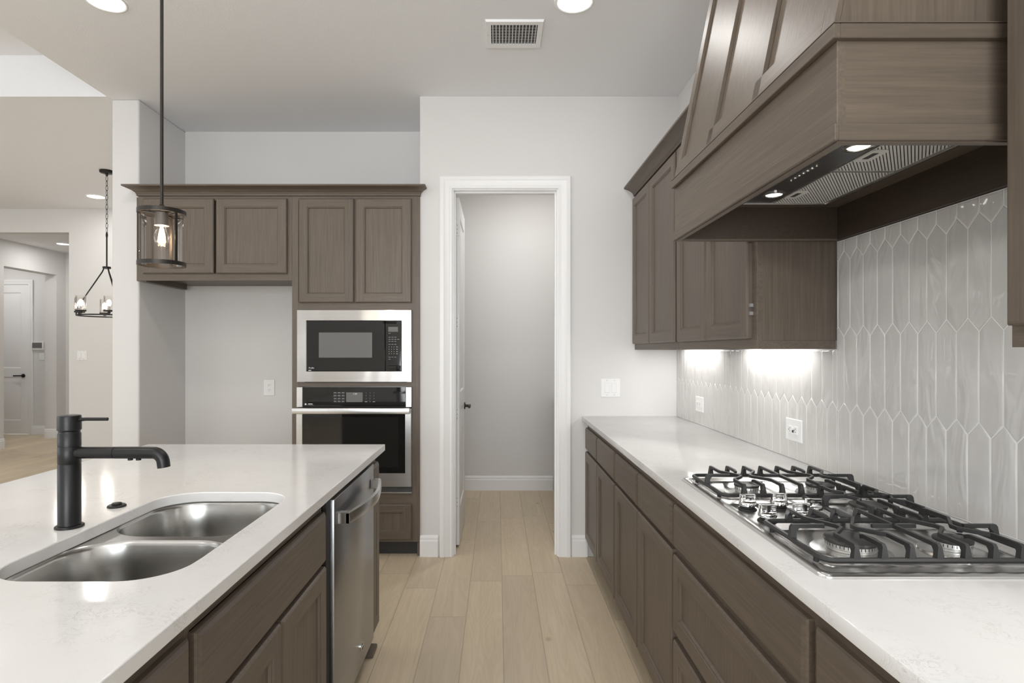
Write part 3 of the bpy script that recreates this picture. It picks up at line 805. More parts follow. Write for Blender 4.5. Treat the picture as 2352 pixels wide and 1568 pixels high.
MB().box(ox0_+.002, ox1_-.002, YF-.012, YF-.0005, .4345, .4695, M_SLOT).build('vent_gap', ov, smooth=0)

# ------------------------------------------------------------------ right side base cabinets and counter
XC = 0.601      # carcass front ; fronts stand to 0.581
def base_carcass(mb, face, xf, xb, y0, y1, gaps, ztop=0.8998, hollow=False):
    s = 1 if face == '-X' else -1
    th = .018
    if hollow:
        mb.box(xf, xb, y0, y0+th, .1, ztop, WZ).box(xf, xb, y1-th, y1, .1, ztop, WZ).box(xf, xb, y0+th, y1-th, .1, .118, WY)
        mb.box(xb-s*th, xb, y0+th, y1-th, .118, ztop, WZ)
        mb.box(xf, xf+s*.018, y0+th, y1-th, .118, .14, WY).box(xf, xf+s*.018, y0+th, y1-th, ztop-.045, ztop, WY).box(xf, xf+s*.018, y0+th, y1-th, .68, .71, WY)
        mb.box(xf, xf+s*.018, (y0+y1)/2-.02, (y0+y1)/2+.02, .14, .68, WZ)
    else:
        mb.box(xf, xb, y0, y1, .1, ztop, WY)
cabs = []
def base_cab(label, y0, y1, fronts, face='-X', xf=XC, xb=XR-.001, hollow=False):
    t = thing('base_cabinet', label, 'cabinet', ((xf+xb)/2, (y0+y1)/2, 0))
    m = MB(); base_carcass(m, face, xf, xb, y0+.0004, y1-.0004, None, hollow=hollow); m.build('carcass', t, smooth=0, bevel=.0008)
    s = 1 if face == '-X' else -1
    MB().box(xf+s*.065, xf+s*.08, y0+.001, y1-.001, 0, .0995, M_DARKWOOD).build('toe_kick', t, smooth=0)
    for kind, a, b, c, d in fronts:
        m = MB()
        if kind == 'door': shaker(m, face, xf, a, b, c, d); m.build('door', t, smooth=20)
        elif kind == 'panel_drawer': shaker(m, face, xf, a, b, c, d); m.build('drawer', t, smooth=20)
        else: slab(m, face, xf, a, b, c, d); m.build('drawer' if kind == 'drawer' else 'false_front', t, smooth=20)
    return t
ZD = (0.714, 0.856); ZO = (0.122, 0.698)
base_cab('brown-grey base cabinet at the far end of the cooktop counter, against the pantry wall', 2.925, 3.899,
         [('drawer', 3.452, 3.888, *ZD), ('drawer', 2.938, 3.432, *ZD), ('door', 3.442, 3.888, *ZO), ('door', 2.938, 3.430, *ZO)])
base_cab('brown-grey two door base cabinet between the far end unit and the wide drawers', 1.962, 2.925,
         [('drawer', 2.452, 2.912, *ZD), ('drawer', 1.972, 2.440, *ZD), ('door', 2.448, 2.912, *ZO), ('door', 1.972, 2.440, *ZO)])
base_cab('brown-grey stack of three wide drawers under the gas cooktop', 1.100, 1.962,
         [('drawer', 1.112, 1.950, *ZD), ('panel_drawer', 1.112, 1.950, .436, .690), ('panel_drawer', 1.112, 1.950, .122, .408)])
base_cab('brown-grey base cabinet nearest the camera on the cooktop side', 0.10, 1.100,
         [('drawer', .115, 1.082, *ZD), ('door', .605, 1.082, *ZO), ('door', .115, .595, *ZO)])
ct = MB(); ct.box(0.561, XR-.0005, 0.05, 3.9015, 0.9005, 0.930, M_QUARTZ, .003, 2)
o = relocate(ct.build('countertop', smooth=40)); tag(o, 'long white quartz countertop under the gas cooktop, along the tiled wall', 'countertop')

# ------------------------------------------------------------------ right uppers
XU = 0.913
def upper_cab(label, y0, y1, doors, side=None, l1=None):
    t = thing('upper_cabinet', label, 'cabinet', (1.05, (y0+y1)/2, 1.370))
    m = MB()
    m.box(XU+.018, XR-.0105 if False else XR-.0008, y0+.0005, y1-.0005, 1.400, 2.385, WZ)
    m.box(XU, XU+.018, y0+.0005, y1-.0005, 1.370, 2.385, WY)
    m.box(XU+.018, XR-.0105, y0+.0005, y0+.018, 1.370, 1.400, WY).box(XU+.018, XR-.0105, y1-.018, y1-.0005, 1.370, 1.400, WY)
    m.build('carcass', t, smooth=0, bevel=.0008)
    for a, b in doors:
        m = MB(); shaker(m, '-X', XU, a, b, 1.408, 2.367); m.build('door', t, smooth=20)
    yc = (y0+y1)/2
    MB().box(XR-.10, XR-.055, yc-.31, yc+.31, 1.390, 1.3995, M_PLATE).build('light_bar', t, smooth=0)
    light('lamp', 'AREA', (XR-.077, yc, 1.388), 1.7, (1, .985, .96), (0, 0, 0), .03, .60, parent=t)
    return t
upper_cab('brown-grey two door wall cabinet at the far end, against the pantry wall', 2.952, 3.899, [(3.468, 3.888), (2.968, 3.456)])
uc = upper_cab('brown-grey two door wall cabinet directly beyond the cooking hood', 2.063, 2.950, [(2.530, 2.930), (2.105, 2.518)])
for z in (1.497, 1.526):   # hinge of the slightly open edge
    MB().box(XU-.012, XU-.0005, 2.094, 2.104, z-.006, z+.006, M_PRINT).build('hinge', uc, smooth=0)
upper_cab('brown-grey wall cabinet nearest the camera, on the near side of the hood', 0.10, 1.043, [(.575, 1.035), (.115, .565)])
cr = MB()
rings = [[(XU-o, 3.9, z), (XU-o, 2.0595, z)] for o, z in prof]
cr.loft(rings, WY, closed=False); cr.box(XU-.058, XR-.001, 2.0595, 3.9, 2.4455, 2.448, WY).box(XU-.001, XR-.001, 2.0595, 3.9, 2.3865, 2.445, WY)
o = relocate(cr.build('crown_moulding', smooth=40)); tag(o, 'brown-grey crown moulding on the wall cabinets beyond the hood', 'moulding')
cr = MB()
rings = [[(XU-o, 1.043, z), (XU-o, 0.1, z)] for o, z in prof]
cr.loft(rings, WY, closed=False); cr.box(XU-.058, XR-.001, .1, 1.043, 2.4455, 2.448, WY).box(XU-.001, XR-.001, .1, 1.043, 2.3865, 2.445, WY)
o = relocate(cr.build('crown_moulding', smooth=40)); tag(o, 'brown-grey crown moulding on the nearest wall cabinet, out of view overhead', 'moulding')

# ------------------------------------------------------------------ range hood
hd = thing('range_hood', 'large brown-grey wooden range hood with battens, above the cooktop', 'range hood', (0.92, 1.56, 1.747))
HX, HY0, HY1 = 0.622, 1.076, 2.058
m = MB()
m.box(HX, HX+.016, HY0, HY1, 1.752, 1.957, WY)                                 # front board
m.box(HX+.016, XR-.001, HY0, HY0+.016, 1.752, 1.957, WX)                        # near side
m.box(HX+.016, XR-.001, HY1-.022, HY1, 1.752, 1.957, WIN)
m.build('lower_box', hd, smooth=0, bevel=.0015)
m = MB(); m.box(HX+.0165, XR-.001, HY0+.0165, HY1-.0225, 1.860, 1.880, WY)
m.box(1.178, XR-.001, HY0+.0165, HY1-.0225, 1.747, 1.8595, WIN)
m.build('liner', hd, smooth=0)
def ring_xy(mb, o, z0, z1, mat, inner=0.0):
    mb.box(HX-o, HX+inner, HY0-o, HY1, z0, z1, mat, .0015).box(HX+inner, XR-.001, HY0-o, HY0+inner, z0, z1, WX if mat is WY else mat, .0015)
m = MB(); ring_xy(m, .008, 1.747, 1.7775, WY, .0)
m.box(HX, HX+.016, HY0, HY1, 1.745, 1.7515, WY).box(HX+.016, XR-.001, HY0, HY0+.016, 1.745, 1.7515, WX).box(HX+.016, XR-.001, HY1-.022, HY1, 1.745, 1.7515, WX)
m.build('bottom_trim', hd, smooth=20)
m = MB(); ring_xy(m, .013, 1.930, 1.957, WY, .0)
m.box(HX-.013, HX+.05, HY0-.013, HY1, 1.9575, 1.9595, WY).box(HX+.05, XR-.001, HY0-.013, HY0+.02, 1.9575, 1.9595, WX)
m.build('ledge_trim', hd, smooth=20)
# tapering chimney
def hx(z): return HX+.006+.2*(z-1.9575)
z0, z1 = 1.960, H-.001
m = MB()
P = [(hx(z0), HY0+.004, z0), (hx(z0), HY1-.002, z0), (hx(z1), HY1-.002, z1), (hx(z1), HY0+.004, z1)]
Q = [(XR-.001, y, z) for _, y, z in P]
m.add(P+Q, [(0, 1, 2, 3), (4, 7, 6, 5), (1, 5, 6, 2), (3, 2, 6, 7), (0, 4, 5, 1)], WZ)
m.add(P+Q, [(0, 3, 7, 4)], WZ)
m.build('chimney', hd, smooth=0)
for a, b in ((HY0+.004, HY0+.050), (1.395, 1.433), (1.708, 1.746), (HY1-.048, HY1-.004)):
    m = MB()
    pts = [(hx(z0)-.011, a, z0), (hx(z0)-.011, b, z0), (hx(z0), b, z0), (hx(z0), a, z0)]
    pt2 = [(hx(z1)-.011, a, z1), (hx(z1)-.011, b, z1), (hx(z1), b, z1), (hx(z1), a, z1)]
    m.loft([pts, pt2], WZ, True, True, True); m.build('batten', hd, smooth=0, bevel=.001)
m = MB(); pts = [(hx(z0)-.011, HY0+.05, z0), (hx(z0)-.011, HY1-.048, z0), (hx(z0), HY1-.048, z0), (hx(z0), HY0+.05, z0)]
zz = z0+.056
pt2 = [(hx(zz)-.011, HY0+.05, zz), (hx(zz)-.011, HY1-.048, zz), (hx(zz), HY1-.048, zz), (hx(zz), HY0+.05, zz)]
m.loft([pts, pt2], WY, True, True, True); m.build('lower_rail', hd, smooth=0)
# insert
iz = 1.8590
ins = MB(); ix0, ix1, iy0, iy1 = .800, 1.090, 1.195, 1.943
ins.loft([rz(ix0, ix1, iy0, iy1, iz), rz(ix0, ix1, iy0, iy1, iz-.012), rz(ix0+.008, ix1-.008, iy0+.008, iy1-.008, iz-.014), rz(ix0+.010, ix1-.010, iy0+.010, iy1-.010, iz-.008)], M_STEELY)
ins.box(ix0+.010, ix1-.010, iy0+.010, iy1-.010, iz-.008, iz-.0005, M_STEELY)
INS = ins.build('extractor_insert', hd, smooth=20)
lab(MB().box(.8125, .8985, iy0+.0115, iy1-.0115, iz-.0105, iz-.0082, simple('dark_control_strip', (.13, .13, .135), .3, metal=.8)).build('control_strip', INS, smooth=0), 'dark steel control strip')
for ya, yb_ in ((1.592, 1.930), (1.210, 1.584)):
    m = MB()
    fx0, fx1 = .903, 1.074
    m.loft([rz(fx0, fx1, ya, yb_, iz-.0082), rz(fx0, fx1, ya, yb_, iz-.0125), rz(fx0+.004, fx1-.004, ya+.004, yb_-.004, iz-.0125), rz(fx0+.004, fx1-.004, ya+.004, yb_-.004, iz-.009)], M_ALU)
    m.box(fx0+.004, fx1-.004, ya+.004, yb_-.004, iz-.0095, iz-.0083, M_SLOT)
    dx_, dy_ = .58, .815; nx_, ny_ = .815, -.58
    cxx, cyy = (fx0+fx1)/2, (ya+yb_)/2
    for k in range(-36, 37):
        o_ = k*.0072
        a_, b_ = (cxx+nx_*o_, cyy+ny_*o_), .0024
        p = [(a_[0]+dx_*u+nx_*v, a_[1]+dy_*u+ny_*v) for u, v in ((-.5, -b_), (.5, -b_), (.5, b_), (-.5, b_))]
        for ax, lim, ls in ((0, fx0+.004, False), (0, fx1-.004, True), (1, ya+.004, False), (1, yb_-.004, True)):
            if p: p = clip(p, ax, lim, ls)
        if len(p) > 2: m.loft([[(a, b, iz-.0118) for a, b in p], [(a, b, iz-.0097) for a, b in p]], M_FILTER, True, True, True)
    F = m.build('grease_filter', INS, smooth=0)
    yc = (ya+yb_)/2+.06 if ya > 1.5 else (ya+yb_)/2+.06
    q = MB(); q.loft([[(x, y, iz-.0119) for x, y in rrect(.906, .948, yc-.045, yc+.045, .014)], [(x, y, iz-.0132) for x, y in rrect(.906, .948, yc-.045, yc+.045, .014)]], M_FILTER, True, True, True)
    q.box(.918, .932, yc-.022, yc+.022, iz-.0138, iz-.0133, M_SLOT).build('latch', F, smooth=0)
for y in (1.396, 1.822):
    L = MB(); L.lathe([(.034, iz-.0106), (.034, iz-.0135), (.026, iz-.0145), (.024, iz-.012)], (.858, y, 0), M_CHROME, cap=False).build('lamp_ring', INS)
    MB().lathe([(.024, iz-.0118), (.023, iz-.0128)], (.858, y, 0), M_LENS).build('lamp_lens', INS)
    light('lamp', 'SPOT', (.858, y, iz-.02), 1.2, WARM, (0, 0, 0), .02, parent=hd).data.spot_size = 2.1
for k in range(7):
    y = 1.539+k*.0223
    r = .0055 if 0 < k < 6 else .0042
    MB().lathe([(r, iz-.0106), (r*.8, iz-.0130), (r*.3, iz-.0138)], (.8365, y, 0), M_CHROME, seg=14).build('button', INS)

# ------------------------------------------------------------------ gas cooktop
ck = thing('gas_cooktop', 'five burner stainless steel gas cooktop set in the right hand counter', 'cooktop', (.865, 1.55, .930))
CX0, CX1, CY0, CY1 = .617, 1.128, 1.117, 1.985
cz = .9305
m = MB()
R = [(0, cz, .022), (0, cz+.004, .022), (.003, cz+.0065, .020), (.014, cz+.0075, .018), (.020, cz+.0060, .016), (.028, cz+.0025, .016)]
m.loft([rrect(CX0+i, CX1-i, CY0+i, CY1-i, r, 6, z) for i, z, r in R], M_COOK, True, False, True)
m.build('tray', ck, smooth=50)
tz = cz+.0025
for a, b, c, d in ((.655, 1.078, 1.170, 1.412), (.655, 1.078, 1.695, 1.935)):    # pressed wells under the outer grates
    m = MB(); m.loft([rrect(a+i, b-i, c+i, d-i, .02, 5, z) for i, z in ((0, tz), (.003, tz+.0022), (.007, tz+.0022), (.010, tz+.0006))], M_COOK, True, False, True)
    m.build('pressed_panel', ck, smooth=50)
def burner(x, y, r, parent):
    b = MB()
    b.lathe([(r+.030, tz+.0004), (r+.028, tz+.0050), (r+.012, tz+.0070), (r+.004, tz+.0075)], (x, y, 0), M_COOK, seg=40)
    B = b.build('burner', parent)
    h = MB(); h.lathe([(r*.93, tz+.0078), (r*.96, tz+.011), (r*.96, tz+.013), (r, tz+.0145), (r, tz+.0225), (r*.97, tz+.024)], (x, y, 0), M_ALU, seg=48)
    n = int(r*800)
    for k in range(n):
        a = 2*PI*k/n; ca, sa = math.cos(a), math.sin(a); q = r+.0004
        h.add([(x+q*ca-.0008*sa, y+q*sa+.0008*ca, tz+.017), (x+q*ca+.0008*sa, y+q*sa-.0008*ca, tz+.017), (x+q*ca+.0008*sa, y+q*sa-.0008*ca, tz+.0228), (x+q*ca-.0008*sa, y+q*sa+.0008*ca, tz+.0228)], [(0, 1, 2, 3)], M_SLOT)
    h.build('burner_head', B)
    MB().lathe([(r*.9, tz+.0242), (r*1.04, tz+.0246), (r*1.06, tz+.0275), (r*1.03, tz+.0305), (r*.5, tz+.0318)], (x, y, 0), M_CAP, seg=48).build('burner_cap', B)
burner(.757, 1.258, .050, ck); burner(.975, 1.258, .035, ck); burner(.750, 1.768, .034, ck); burner(.972, 1.770, .038, ck); burner(.968, 1.535, .042, ck)
def knob(x, y):
    K = MB().lathe([(.024, tz+.0006), (.023, tz+.003), (.018, tz+.006), (.018, tz+.0105)], (x, y, 0), M_RUBBER, seg=28).build('knob', ck)
    m = MB(); m.lathe([(.0205, tz+.0107), (.0225, tz+.0122), (.0225, tz+.0205), (.0215, tz+.022)], (x, y, 0), M_CHROME, seg=36)
    # grip: a rounded block with flat faces, waisted a little above the skirt
    m.loft([rrect(x-a, x+a, y-b, y+b, r, 5, tz+z) for a, b, r, z in ((.0212, .0085, .003, .0221), (.0200, .0074, .003, .0245), (.0202, .0076, .003, .036), (.0200, .0074, .003, .0405), (.0185, .0058, .003, .0418))], M_CHROME, True, True, True)
    m.build('knob_grip', K)
for x, y in ((.680, 1.596), (.770, 1.606), (.684, 1.488), (.774, 1.496), (.832, 1.548)): knob(x, y)

def bar(mb, pts, w=.0068, h=.0085, mat=None):
    """square cast bar along a polyline"""
    mb.tube(pts, .5*w*1.414, mat or M_IRON, seg=4, flat=(h/w, 1))
ZT = tz+.046
def foot(mb, x, y, dx, dy, zf):
    """wedge foot rising from the frame to the bar top; dx,dy = direction inwards"""
    px, py = -dy, dx
    pr = [(-.004, zf), (.009, zf), (.009, ZT-.012), (.016, ZT-.004), (.016, ZT+.004), (.002, ZT+.004), (-.002, ZT-.001)]
    W_ = lambda z: .0038+.0042*(ZT-z)/(ZT-zf) if z < ZT else .0038
    mb.loft([[(x+dx*a+px*s*W_(z), y+dy*a+py*s*W_(z), z) for a, z in pr] for s in (-1, 1)], M_IRON, True, True, True)
def grate(label, x0, x1, y0, y1, centre=False):
    t = thing('cooktop_grate', label, 'grate', ((x0+x1)/2, (y0+y1)/2, tz), 'black cast iron grates on the gas cooktop')
    zf = tz+.018
    m = MB()
    lp = rrect(x0, x1, y0, y1, .020, 5)
    m.tube([(a, b, zf) for a, b in lp], .0058, M_IRON, seg=6, closed=True)
    for a, b in ((x0+.004, y0+.04), (x1-.004, y0+.04), (x0+.004, y1-.04), (x1-.004, y1-.04)):
        m.lathe([(.006, tz+.0028), (.006, zf)], (a, b, 0), M_RUBBER, seg=10)
    m.build('frame', t)
    yc = (y0+y1)/2
    if not centre:
        X = [x0+(k+1.12)*(x1-x0)/8.24 for k in range(7)]
        kinks = {0: 1, 2: -1, 4: 1, 6: -1}
        for i, x in enumerate(X):
            b = MB()
            foot(b, x, y1, 0, -1, zf)
            if i in kinks or i == 3: foot(b, x, y0, 0, 1, zf)
            if i in kinks:
                k = kinks[i]*.038
                q = [(x, y1-.01), (x, yc+.056), (x+k, yc-.002), (x+k, yc-.020), (x, yc-.062), (x, y0+.01)]
                bar(b, [(a, c, ZT) for a, c in q])
            elif i == 3:
                bar(b, [(x, y1-.01, ZT), (x, y0+.01, ZT)]); bar(b, [(x-.048, yc, ZT), (x+.048, yc, ZT)])
            else:
                bar(b, [(x, y1-.008, ZT), (x, y1-.062, ZT), (x, y1-.074, ZT-.004)]); c_ = MB(); foot(c_, x, y0, 0, 1, zf); bar(c_, [(x, y0+.008, ZT), (x, y0+.062, ZT), (x, y0+.074, ZT-.004)]); c_.build('prong', t)
            b.build('prong', t)
        for x, s in ((x0, 1), (x1, -1)):
            b = MB(); foot(b, x, yc, s, 0, zf); bar(b, [(x+s*.008, yc, ZT), (x+s*.072, yc, ZT)]); b.build('prong', t)
    else:
        xc = (x0+x1)/2
        for dx_, k in ((-.062, 1), (.062, -1)):
            b = MB(); x = xc+dx_; k *= .034
            foot(b, x, y0, 0, 1, zf); foot(b, x, y1, 0, -1, zf)
            bar(b, [(x, y1-.01, ZT), (x, y1-.06, ZT), (x+k*.6, yc+.035, ZT), (x+k*.1, yc, ZT), (x+k*.6, yc-.035, ZT), (x, y0+.06, ZT), (x, y0+.01, ZT)]); b.build('prong', t)
        b = MB(); foot(b, xc, y0, 0, 1, zf); bar(b, [(xc, y0+.008, ZT), (xc, y0+.075, ZT)]); b.build('prong', t)
        b = MB(); foot(b, xc, y1, 0, -1, zf); bar(b, [(xc, y1-.008, ZT), (xc, y1-.075, ZT)]); b.build('prong', t)
        for x, s in ((x0, 1), (x1, -1)):
            for yy in (yc,):
                b = MB(); foot(b, x, yy, s, 0, zf); bar(b, [(x+s*.008, yy, ZT), (x+s*.082, yy, ZT)]); b.build('prong', t)
    return t
grate('black cast iron grate nearest the camera on the gas cooktop', .646, 1.096, 1.157, 1.428)
grate('black cast iron grate at the far end of the gas cooktop', .646, 1.096, 1.680, 1.950)
grate('small black cast iron grate at the back of the cooktop behind the knobs', .864, 1.096, 1.436, 1.672, True)

# ------------------------------------------------------------------ island
IX0, IX1, IY0, IY1 = -1.620, -0.520, 0.02, 2.727
SX0, SX1, SY0, SY1 = -.998, -.621, 1.108, 1.802
XI = -0.560     # carcass face; fronts to -0.540
isl = MB()
hole = rrect(SX0, SX1, SY0, SY1, .105, 12)
outer = [(IX0, IY0), (IX1, IY0), (IX1, IY1), (IX0, IY1)]
for z in (.9005, .930): isl.fill([outer, hole], z, M_QUARTZ)
for lp in (outer, hole): isl.loft([[(a, b, .9005) for a, b in lp], [(a, b, .930) for a, b in lp]], M_QUARTZ)
o = relocate(isl.build('countertop', smooth=30, bevel=.0025)); tag(o, 'white quartz island worktop with the sink cut into it', 'countertop')

base_cab('narrow brown-grey cabinet at the far end of the island beyond the dishwasher', 2.560, 2.700,
         [('drawer', 2.566, 2.697, *ZD), ('door', 2.566, 2.697, *ZO)], '+X', XI, -1.17)
sb = base_cab('brown-grey sink cabinet with a false front over two doors, in the island', 1.050, 1.872,
         [('false', 1.064, 1.864, .695, .853), ('door', 1.486, 1.864, .122, .680), ('door', 1.064, 1.476, .122, .680)], '+X', XI, -1.17, hollow=True)
base_cab('brown-grey island cabinet nearest the camera, on this side of the sink', 0.08, 1.050,
         [('drawer', .57, 1.040, *ZD), ('drawer', .09, .56, *ZD), ('door', .57, 1.040, *ZO), ('door', .09, .56, *ZO)], '+X', XI, -1.17)
o = relocate(MB().box(-1.32, -1.1725, .08, 2.70, 0, .8995, WZ).build('island_back_panel', smooth=0)); tag(o, 'brown-grey wooden back panel of the island on the seating side', 'panel')
o = relocate(MB().box(-1.32, XI-.03, 2.7005, 2.715, 0.0, .8995, WZ).build('island_end_panel', smooth=0)); tag(o, 'brown-grey wooden end panel of the island facing the ovens', 'panel')
lf = MB(); lf.box(XI-.055, XI+.010, 2.60, 2.70, 0.001, .022, WY, .004)
o = relocate(lf.build('base_moulding', smooth=30)); tag(o, 'short strip of brown-grey base moulding at the foot of the island corner', 'moulding')

# dishwasher
dw = thing('dishwasher', 'stainless steel dishwasher with bowed bar handle built into the island', 'dishwasher', (-.85, 2.24, 0))
MB().box(-1.15, XI-.002, 1.935, 2.553, .10, .885, M_RUBBER).build('body', dw, smooth=0)
MB().box(XI-.002, XI+.010, 1.888, 1.934, .10, .89, M_RUBBER).build('side_gasket', dw, smooth=0)
MB().box(-.60, -.595, 1.935, 2.553, .0, .0995, M_DARKWOOD).build('kick_plate', dw, smooth=0)
m = MB(); m.box(XI-.001, XI+.024, 1.936, 2.553, .115, .874, M_STEELD, .004, 2); m.build('door', dw)
m = MB()
hp = []
for k in range(25):
    u = k/24; y = 1.975+u*.535
    hp.append((XI+.058+.036*math.sin(PI*u), y, .800))
rings = []
for x, y, z in hp: rings.append([(x-.006, y, z-.020), (x+.005, y, z-.018), (x+.008, y, z), (x+.005, y, z+.018), (x-.006, y, z+.020)])
m.loft(rings, M_CHROME if False else M_STEELY, True, True, True)
for y in (1.990, 2.495): m.box(XI+.0245, XI+.064, y-.015, y+.015, .781, .819, M_STEELY, .002)
m.build('handle', dw)
b = MB(); b.lathe([(.017, XI+.0242), (.017, XI+.0262), (.0155, XI+.0275), (.014, XI+.0262)], (0, 2.325, .195), M_CHROME, axis=0, cap=False)
B = b.build('badge', dw)
MB().lathe([(.014, XI+.0243), (.014, XI+.0255)], (0, 2.325, .195), M_STEELD, axis=0).build('badge_disc', B)
sq = MB()
for c, s in ((-.004, 1), (.004, -1)):
    sq.tube([(XI+.0262, 2.325+c+.0045*math.cos(a)*s, .195+.006*math.sin(a)) for a in [0.4+k*.45 for k in range(12)]], .0008, M_CHROME, seg=6)
sq.build('badge_monogram', B)

# sink
sk = thing('kitchen_sink', 'double bowl stainless steel sink set under the island worktop', 'sink', (-.81, 1.455, .70))
fz = .8995
bowls = [(-1.004, -.616, 1.098, 1.441), (-1.004, -.616, 1.469, 1.812)]
m = MB()
def bowl_ring(b, i, r, z): return rrect(b[0]+i, b[1]-i, b[2]+i, b[3]-i, max(r-i*.5, .02), 10, z)
m.fill([rrect(-1.030, -.590, 1.075, 1.835, .03, 6)]+[rrect(b[0], b[1], b[2], b[3], .115, 10) for b in bowls], fz, M_SINK)
m.build('rim', sk, smooth=0)
for b in bowls:
    m = MB()
    m.loft([bowl_ring(b, i, .115, z) for i, z in ((0, fz), (.003, fz-.004), (.006, fz-.012), (.010, .80), (.016, .745), (.026, .718), (.045, .708), (.08, .7045))], M_SINK, True, False, True)
    B = m.build('bowl', sk, smooth=60)
    cx, cy = (b[0]+b[1])/2, (b[2]+b[3])/2
    MB().lathe([(.055, .7048), (.055, .7068), (.045, .7075), (.040, .7052), (.012, .7052)], (cx, cy, 0), M_CHROME, seg=32).build('drain', B)

# faucet
fc = thing('faucet', 'matte black pull-out kitchen faucet standing beside the island sink', 'faucet', (-1.053, 1.447, .930))
fx, fy = -1.053, 1.447
MB().lathe([(.031, .9305), (.031, .934), (.029, .936), (.0255, .9365)], (fx, fy, 0), M_BLACK, seg=40).build('base_ring', fc)
m = MB(); m.lathe([(.0245, .9368), (.0245, 1.0845), (.0238, 1.0855), (.0238, 1.0865), (.0245, 1.0875), (.0245, 1.1275), (.0238, 1.1285), (.0238, 1.1292), (.0245, 1.130), (.0245, 1.160), (.0225, 1.163), (.0225, 1.166)], (fx, fy, 0), M_BLACK, seg=48)
m.build('body', fc)
m = MB(); m.lathe([(.0225, 1.1665), (.0252, 1.170), (.0252, 1.200), (.024, 1.2045), (.020, 1.206)], (fx, fy, 0), M_BLACK, seg=48)
Hn = m.build('handle_cap', fc)
m = MB(); m.tube([(fx+.018, fy, 1.1935), (fx+.04, fy, 1.1955), (fx+.094, fy, 1.1955)], [.0052, .0042, .0042], M_BLACK, seg=14); m.build('lever', Hn)
m = MB()
sz = 1.113
m.tube([(fx+.018, fy, sz), (fx+.112, fy, sz)], .0145, M_BLACK, seg=28)
m.tube([(fx+.112, fy, sz), (fx+.1135, fy, sz)], .0135, M_BLACK, seg=28)
m.build('spout', fc)
m = MB()
pts = [(fx+.1137, fy, sz), (fx+.19, fy, sz)]
for k in range(1, 10):
    a = PI/2*k/9*.96; pts.append((fx+.205+.026*math.sin(a), fy, sz-.026*(1-math.cos(a))))
pts.append((fx+.2325, fy, sz-.036)); 
m.tube(pts, [.0147]*(len(pts)-1)+[.0145], M_BLACK, seg=28)
m.build('spray_head', fc)
for x in (.150, .170): MB().lathe([(.006, sz-.0185), (.006, sz-.0145)], (fx+x, fy, 0), M_RUBBER, seg=16).build('spray_button', fc)

ab = thing('disposal_button', 'round black disposal air switch on the island beside the faucet', 'button', (-1.059, 1.636, .930))
MB().lathe([(.0235, .9305), (.0235, .933), (.021, .936), (.013, .9365)], (-1.059, 1.636, 0), M_BLACK, seg=36).build('flange', ab)
MB().lathe([(.0125, .9366), (.0125, .940), (.011, .941)], (-1.059, 1.636, 0), M_BLACK, seg=28).build('push_button', ab)

# ------------------------------------------------------------------ pendant
px, py = -1.070, 1.875
pd = thing('pendant_light', 'black pendant lamp with clear glass cylinder and lit bulb above the island', 'pendant lamp', (px, py, 1.63))
MB().lathe([(.0625, H-.0005), (.0625, H-.020), (.056, H-.026), (.010, H-.028)], (px, py, 0), M_BRONZE).build('canopy', pd)
MB().lathe([(.0052, 1.822), (.0052, H-.027)], (px, py, 0), M_BRONZE, seg=18).build('rod', pd)
PR = .0655
def band(z0, z1, r, name, parent):
    return MB().lathe([(r, z0), (r, z1), (r-.0035, z1), (r-.0035, z0), (r, z0)], (px, py, 0), M_BRONZE, seg=64, cap=False).build(name, parent)
band(1.798, 1.811, PR+.004, 'top_ring', pd); band(1.634, 1.6465, PR+.004, 'bottom_ring', pd)
m = MB(); m.lathe([(.035, 1.805), (.038, 1.809), (.030, 1.817), (.012, 1.821), (.006, 1.830)], (px, py, 0), M_BRONZE); 
for k in range(3):
    a = math.radians(-24)+2*PI*k/3
    m.tube([(px+.01*math.cos(a), py+.01*math.sin(a), 1.8035), (px+PR*math.cos(a), py+PR*math.sin(a), 1.8035)], .004, M_BRONZE, seg=4)
m.build('top_plate', pd)
for k in range(3):
    a = math.radians(-24)+2*PI*k/3
    m = MB(); q = PR+.0005; ca, sa = math.cos(a), math.sin(a); w = .0040; d = .0018
    m.loft([[(px+(q+i)*ca-j*sa, py+(q+i)*sa+j*ca, z) for i, j in ((-d, -w), (d, -w), (d, w), (-d, w))] for z in (1.6466, 1.7979)], M_BRONZE, True, True, True)
    m.build('strut', pd, smooth=0)
MB().lathe([(PR-.004, 1.640), (PR-.004, 1.800)], (px, py, 0), M_GLASS, seg=64, cap=False).build('glass_shade', pd)
MB().lathe([(.0215, 1.762), (.0205, 1.764), (.0195, 1.766), (.0195, 1.8035)], (px, py, 0), simple('grey_socket_metal', (.13, .12, .11), .4, metal=.6), seg=32).build('socket', pd)
bz = 1.762
bulb = MB(); bulb.lathe([(.0125, bz), (.014, bz-.012), (.020, bz-.024), (.0235, bz-.036), (.0225, bz-.048), (.017, bz-.057), (.008, bz-.062), (.001, bz-.063)], (px, py, 0), M_BULB, seg=36, cap=False)
BL = bulb.build('bulb', pd)
m = MB()
for k in range(4):
    a = PI/4+PI/2*k
    m.tube([(px+.004*math.cos(a), py+.004*math.sin(a), bz-.010), (px+.009*math.cos(a), py+.009*math.sin(a), bz-.046)], .0022, M_FILA, seg=6)
m.lathe([(.004, bz), (.004, bz-.010), (.0015, bz-.030)], (px, py, 0), M_FILA, seg=12)
m.build('filament', BL)
light('lamp', 'POINT', (px, py, bz-.033), 4.0, (1, .82, .60), size=.012, parent=pd)

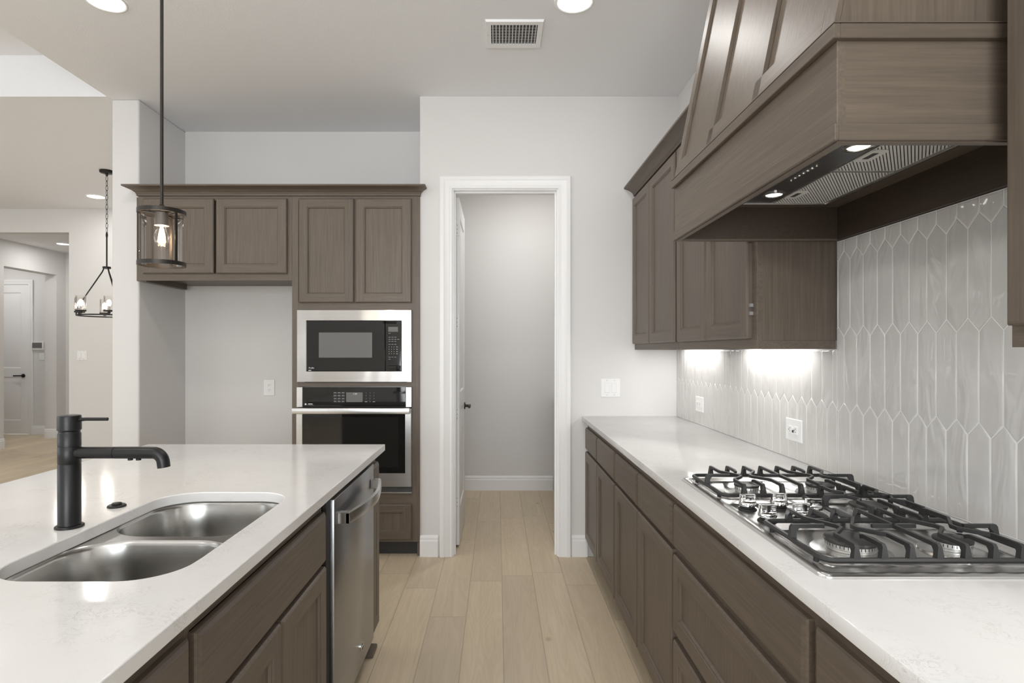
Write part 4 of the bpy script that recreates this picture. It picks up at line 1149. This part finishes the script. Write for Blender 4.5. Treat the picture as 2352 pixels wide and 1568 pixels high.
# ------------------------------------------------------------------ chandelier
cx, cy = -3.66, 5.51
ch = thing('chandelier', 'black ring chandelier with clear glass shades hanging in the dining room', 'chandelier', (cx, cy, 1.68))
MB().lathe([(.060, H-.0005), (.060, H-.018), (.050, H-.026), (.012, H-.032), (.009, H-.05)], (cx, cy, 0), M_BLACK).build('canopy', ch)
z = H-.05; k = 0; m = MB()
while z > 2.465:
    a = (k % 2)*PI/2; L = .026; w = .0095
    q = []
    for j in range(12):
        b_ = 2*PI*j/12
        q.append((cx+w*math.cos(b_)*math.cos(a), cy+w*math.cos(b_)*math.sin(a), z-L+(L)*math.sin(b_)))
    m.tube(q, .0020, M_BLACK, seg=6, closed=True)
    z -= .044; k += 1
m.build('chain', ch)
MB().lathe([(.0065, 2.15), (.0065, 2.475)], (cx, cy, 0), M_BLACK, seg=14).build('stem', ch)
MB().lathe([(.034, 2.150), (.034, 2.132), (.012, 2.128)], (cx, cy, 0), M_BLACK).build('hub', ch)
RR = .235; va = math.atan2(-3.66, 5.51)      # transverse axis of the ring is turned a little to the room
ta = math.atan2(3.66*0+0, 1)
base = math.atan2(-math.sin(va)*-1, math.cos(va))
def ringpt(phi, r, z): 
    a = phi + math.radians(33.6)
    return (cx+r*math.cos(a), cy+r*math.sin(a), z)
for zz_, nm in ((1.690, 'ring'),):
    m = MB(); pts = [ringpt(2*PI*j/72, RR, zz_) for j in range(72)]
    m.tube(pts, .0085, M_BLACK, seg=4, closed=True, flat=(1.0, .7)); m.build(nm, ch)
for ph in (181, 61, 299):
    p = math.radians(ph); m = MB()
    m.tube([ringpt(p, .022, 2.135), ringpt(p, .035, 2.10), ringpt(p, RR-.012, 1.76), ringpt(p, RR, 1.695)], .006, M_BLACK, seg=8); m.build('arm', ch)
for k in range(6):
    p = math.radians(154+60*k); x, y, _ = ringpt(p, RR, 0)
    S = MB().lathe([(.012, 1.700), (.012, 1.715), (.042, 1.718), (.044, 1.730), (.036, 1.732)], (x, y, 0), M_BLACK, seg=28).build('lamp_cup', ch)
    MB().lathe([(.040, 1.732), (.040, 1.862)], (x, y, 0), M_GLASS, seg=36, cap=False).build('glass_shade', S)
    MB().lathe([(.011, 1.7325), (.011, 1.768)], (x, y, 0), M_PRINT, seg=16).build('socket', S)
    MB().lathe([(.011, 1.768), (.018, 1.786), (.019, 1.800), (.014, 1.818), (.003, 1.826)], (x, y, 0), M_FILAW, seg=20).build('bulb', S)


# ------------------------------------------------------------------ pantry counter
pc = thing('pantry_cabinet', 'white topped cabinet just visible inside the pantry at the right of the doorway', 'cabinet', (.88, 5.1, 0))
MB().box(.590, XR-.001, 4.40, 5.749, .1, .882, WZ).build('carcass', pc, smooth=0)
MB().box(.650, XR-.02, 4.42, 5.74, 0, .0995, M_DARKWOOD).build('toe_kick', pc, smooth=0)
MB().box(.558, XR-.001, 4.38, 5.749, .8825, .910, M_QUARTZ, .002).build('top', pc)
# pantry shelves on the left wall behind the open door
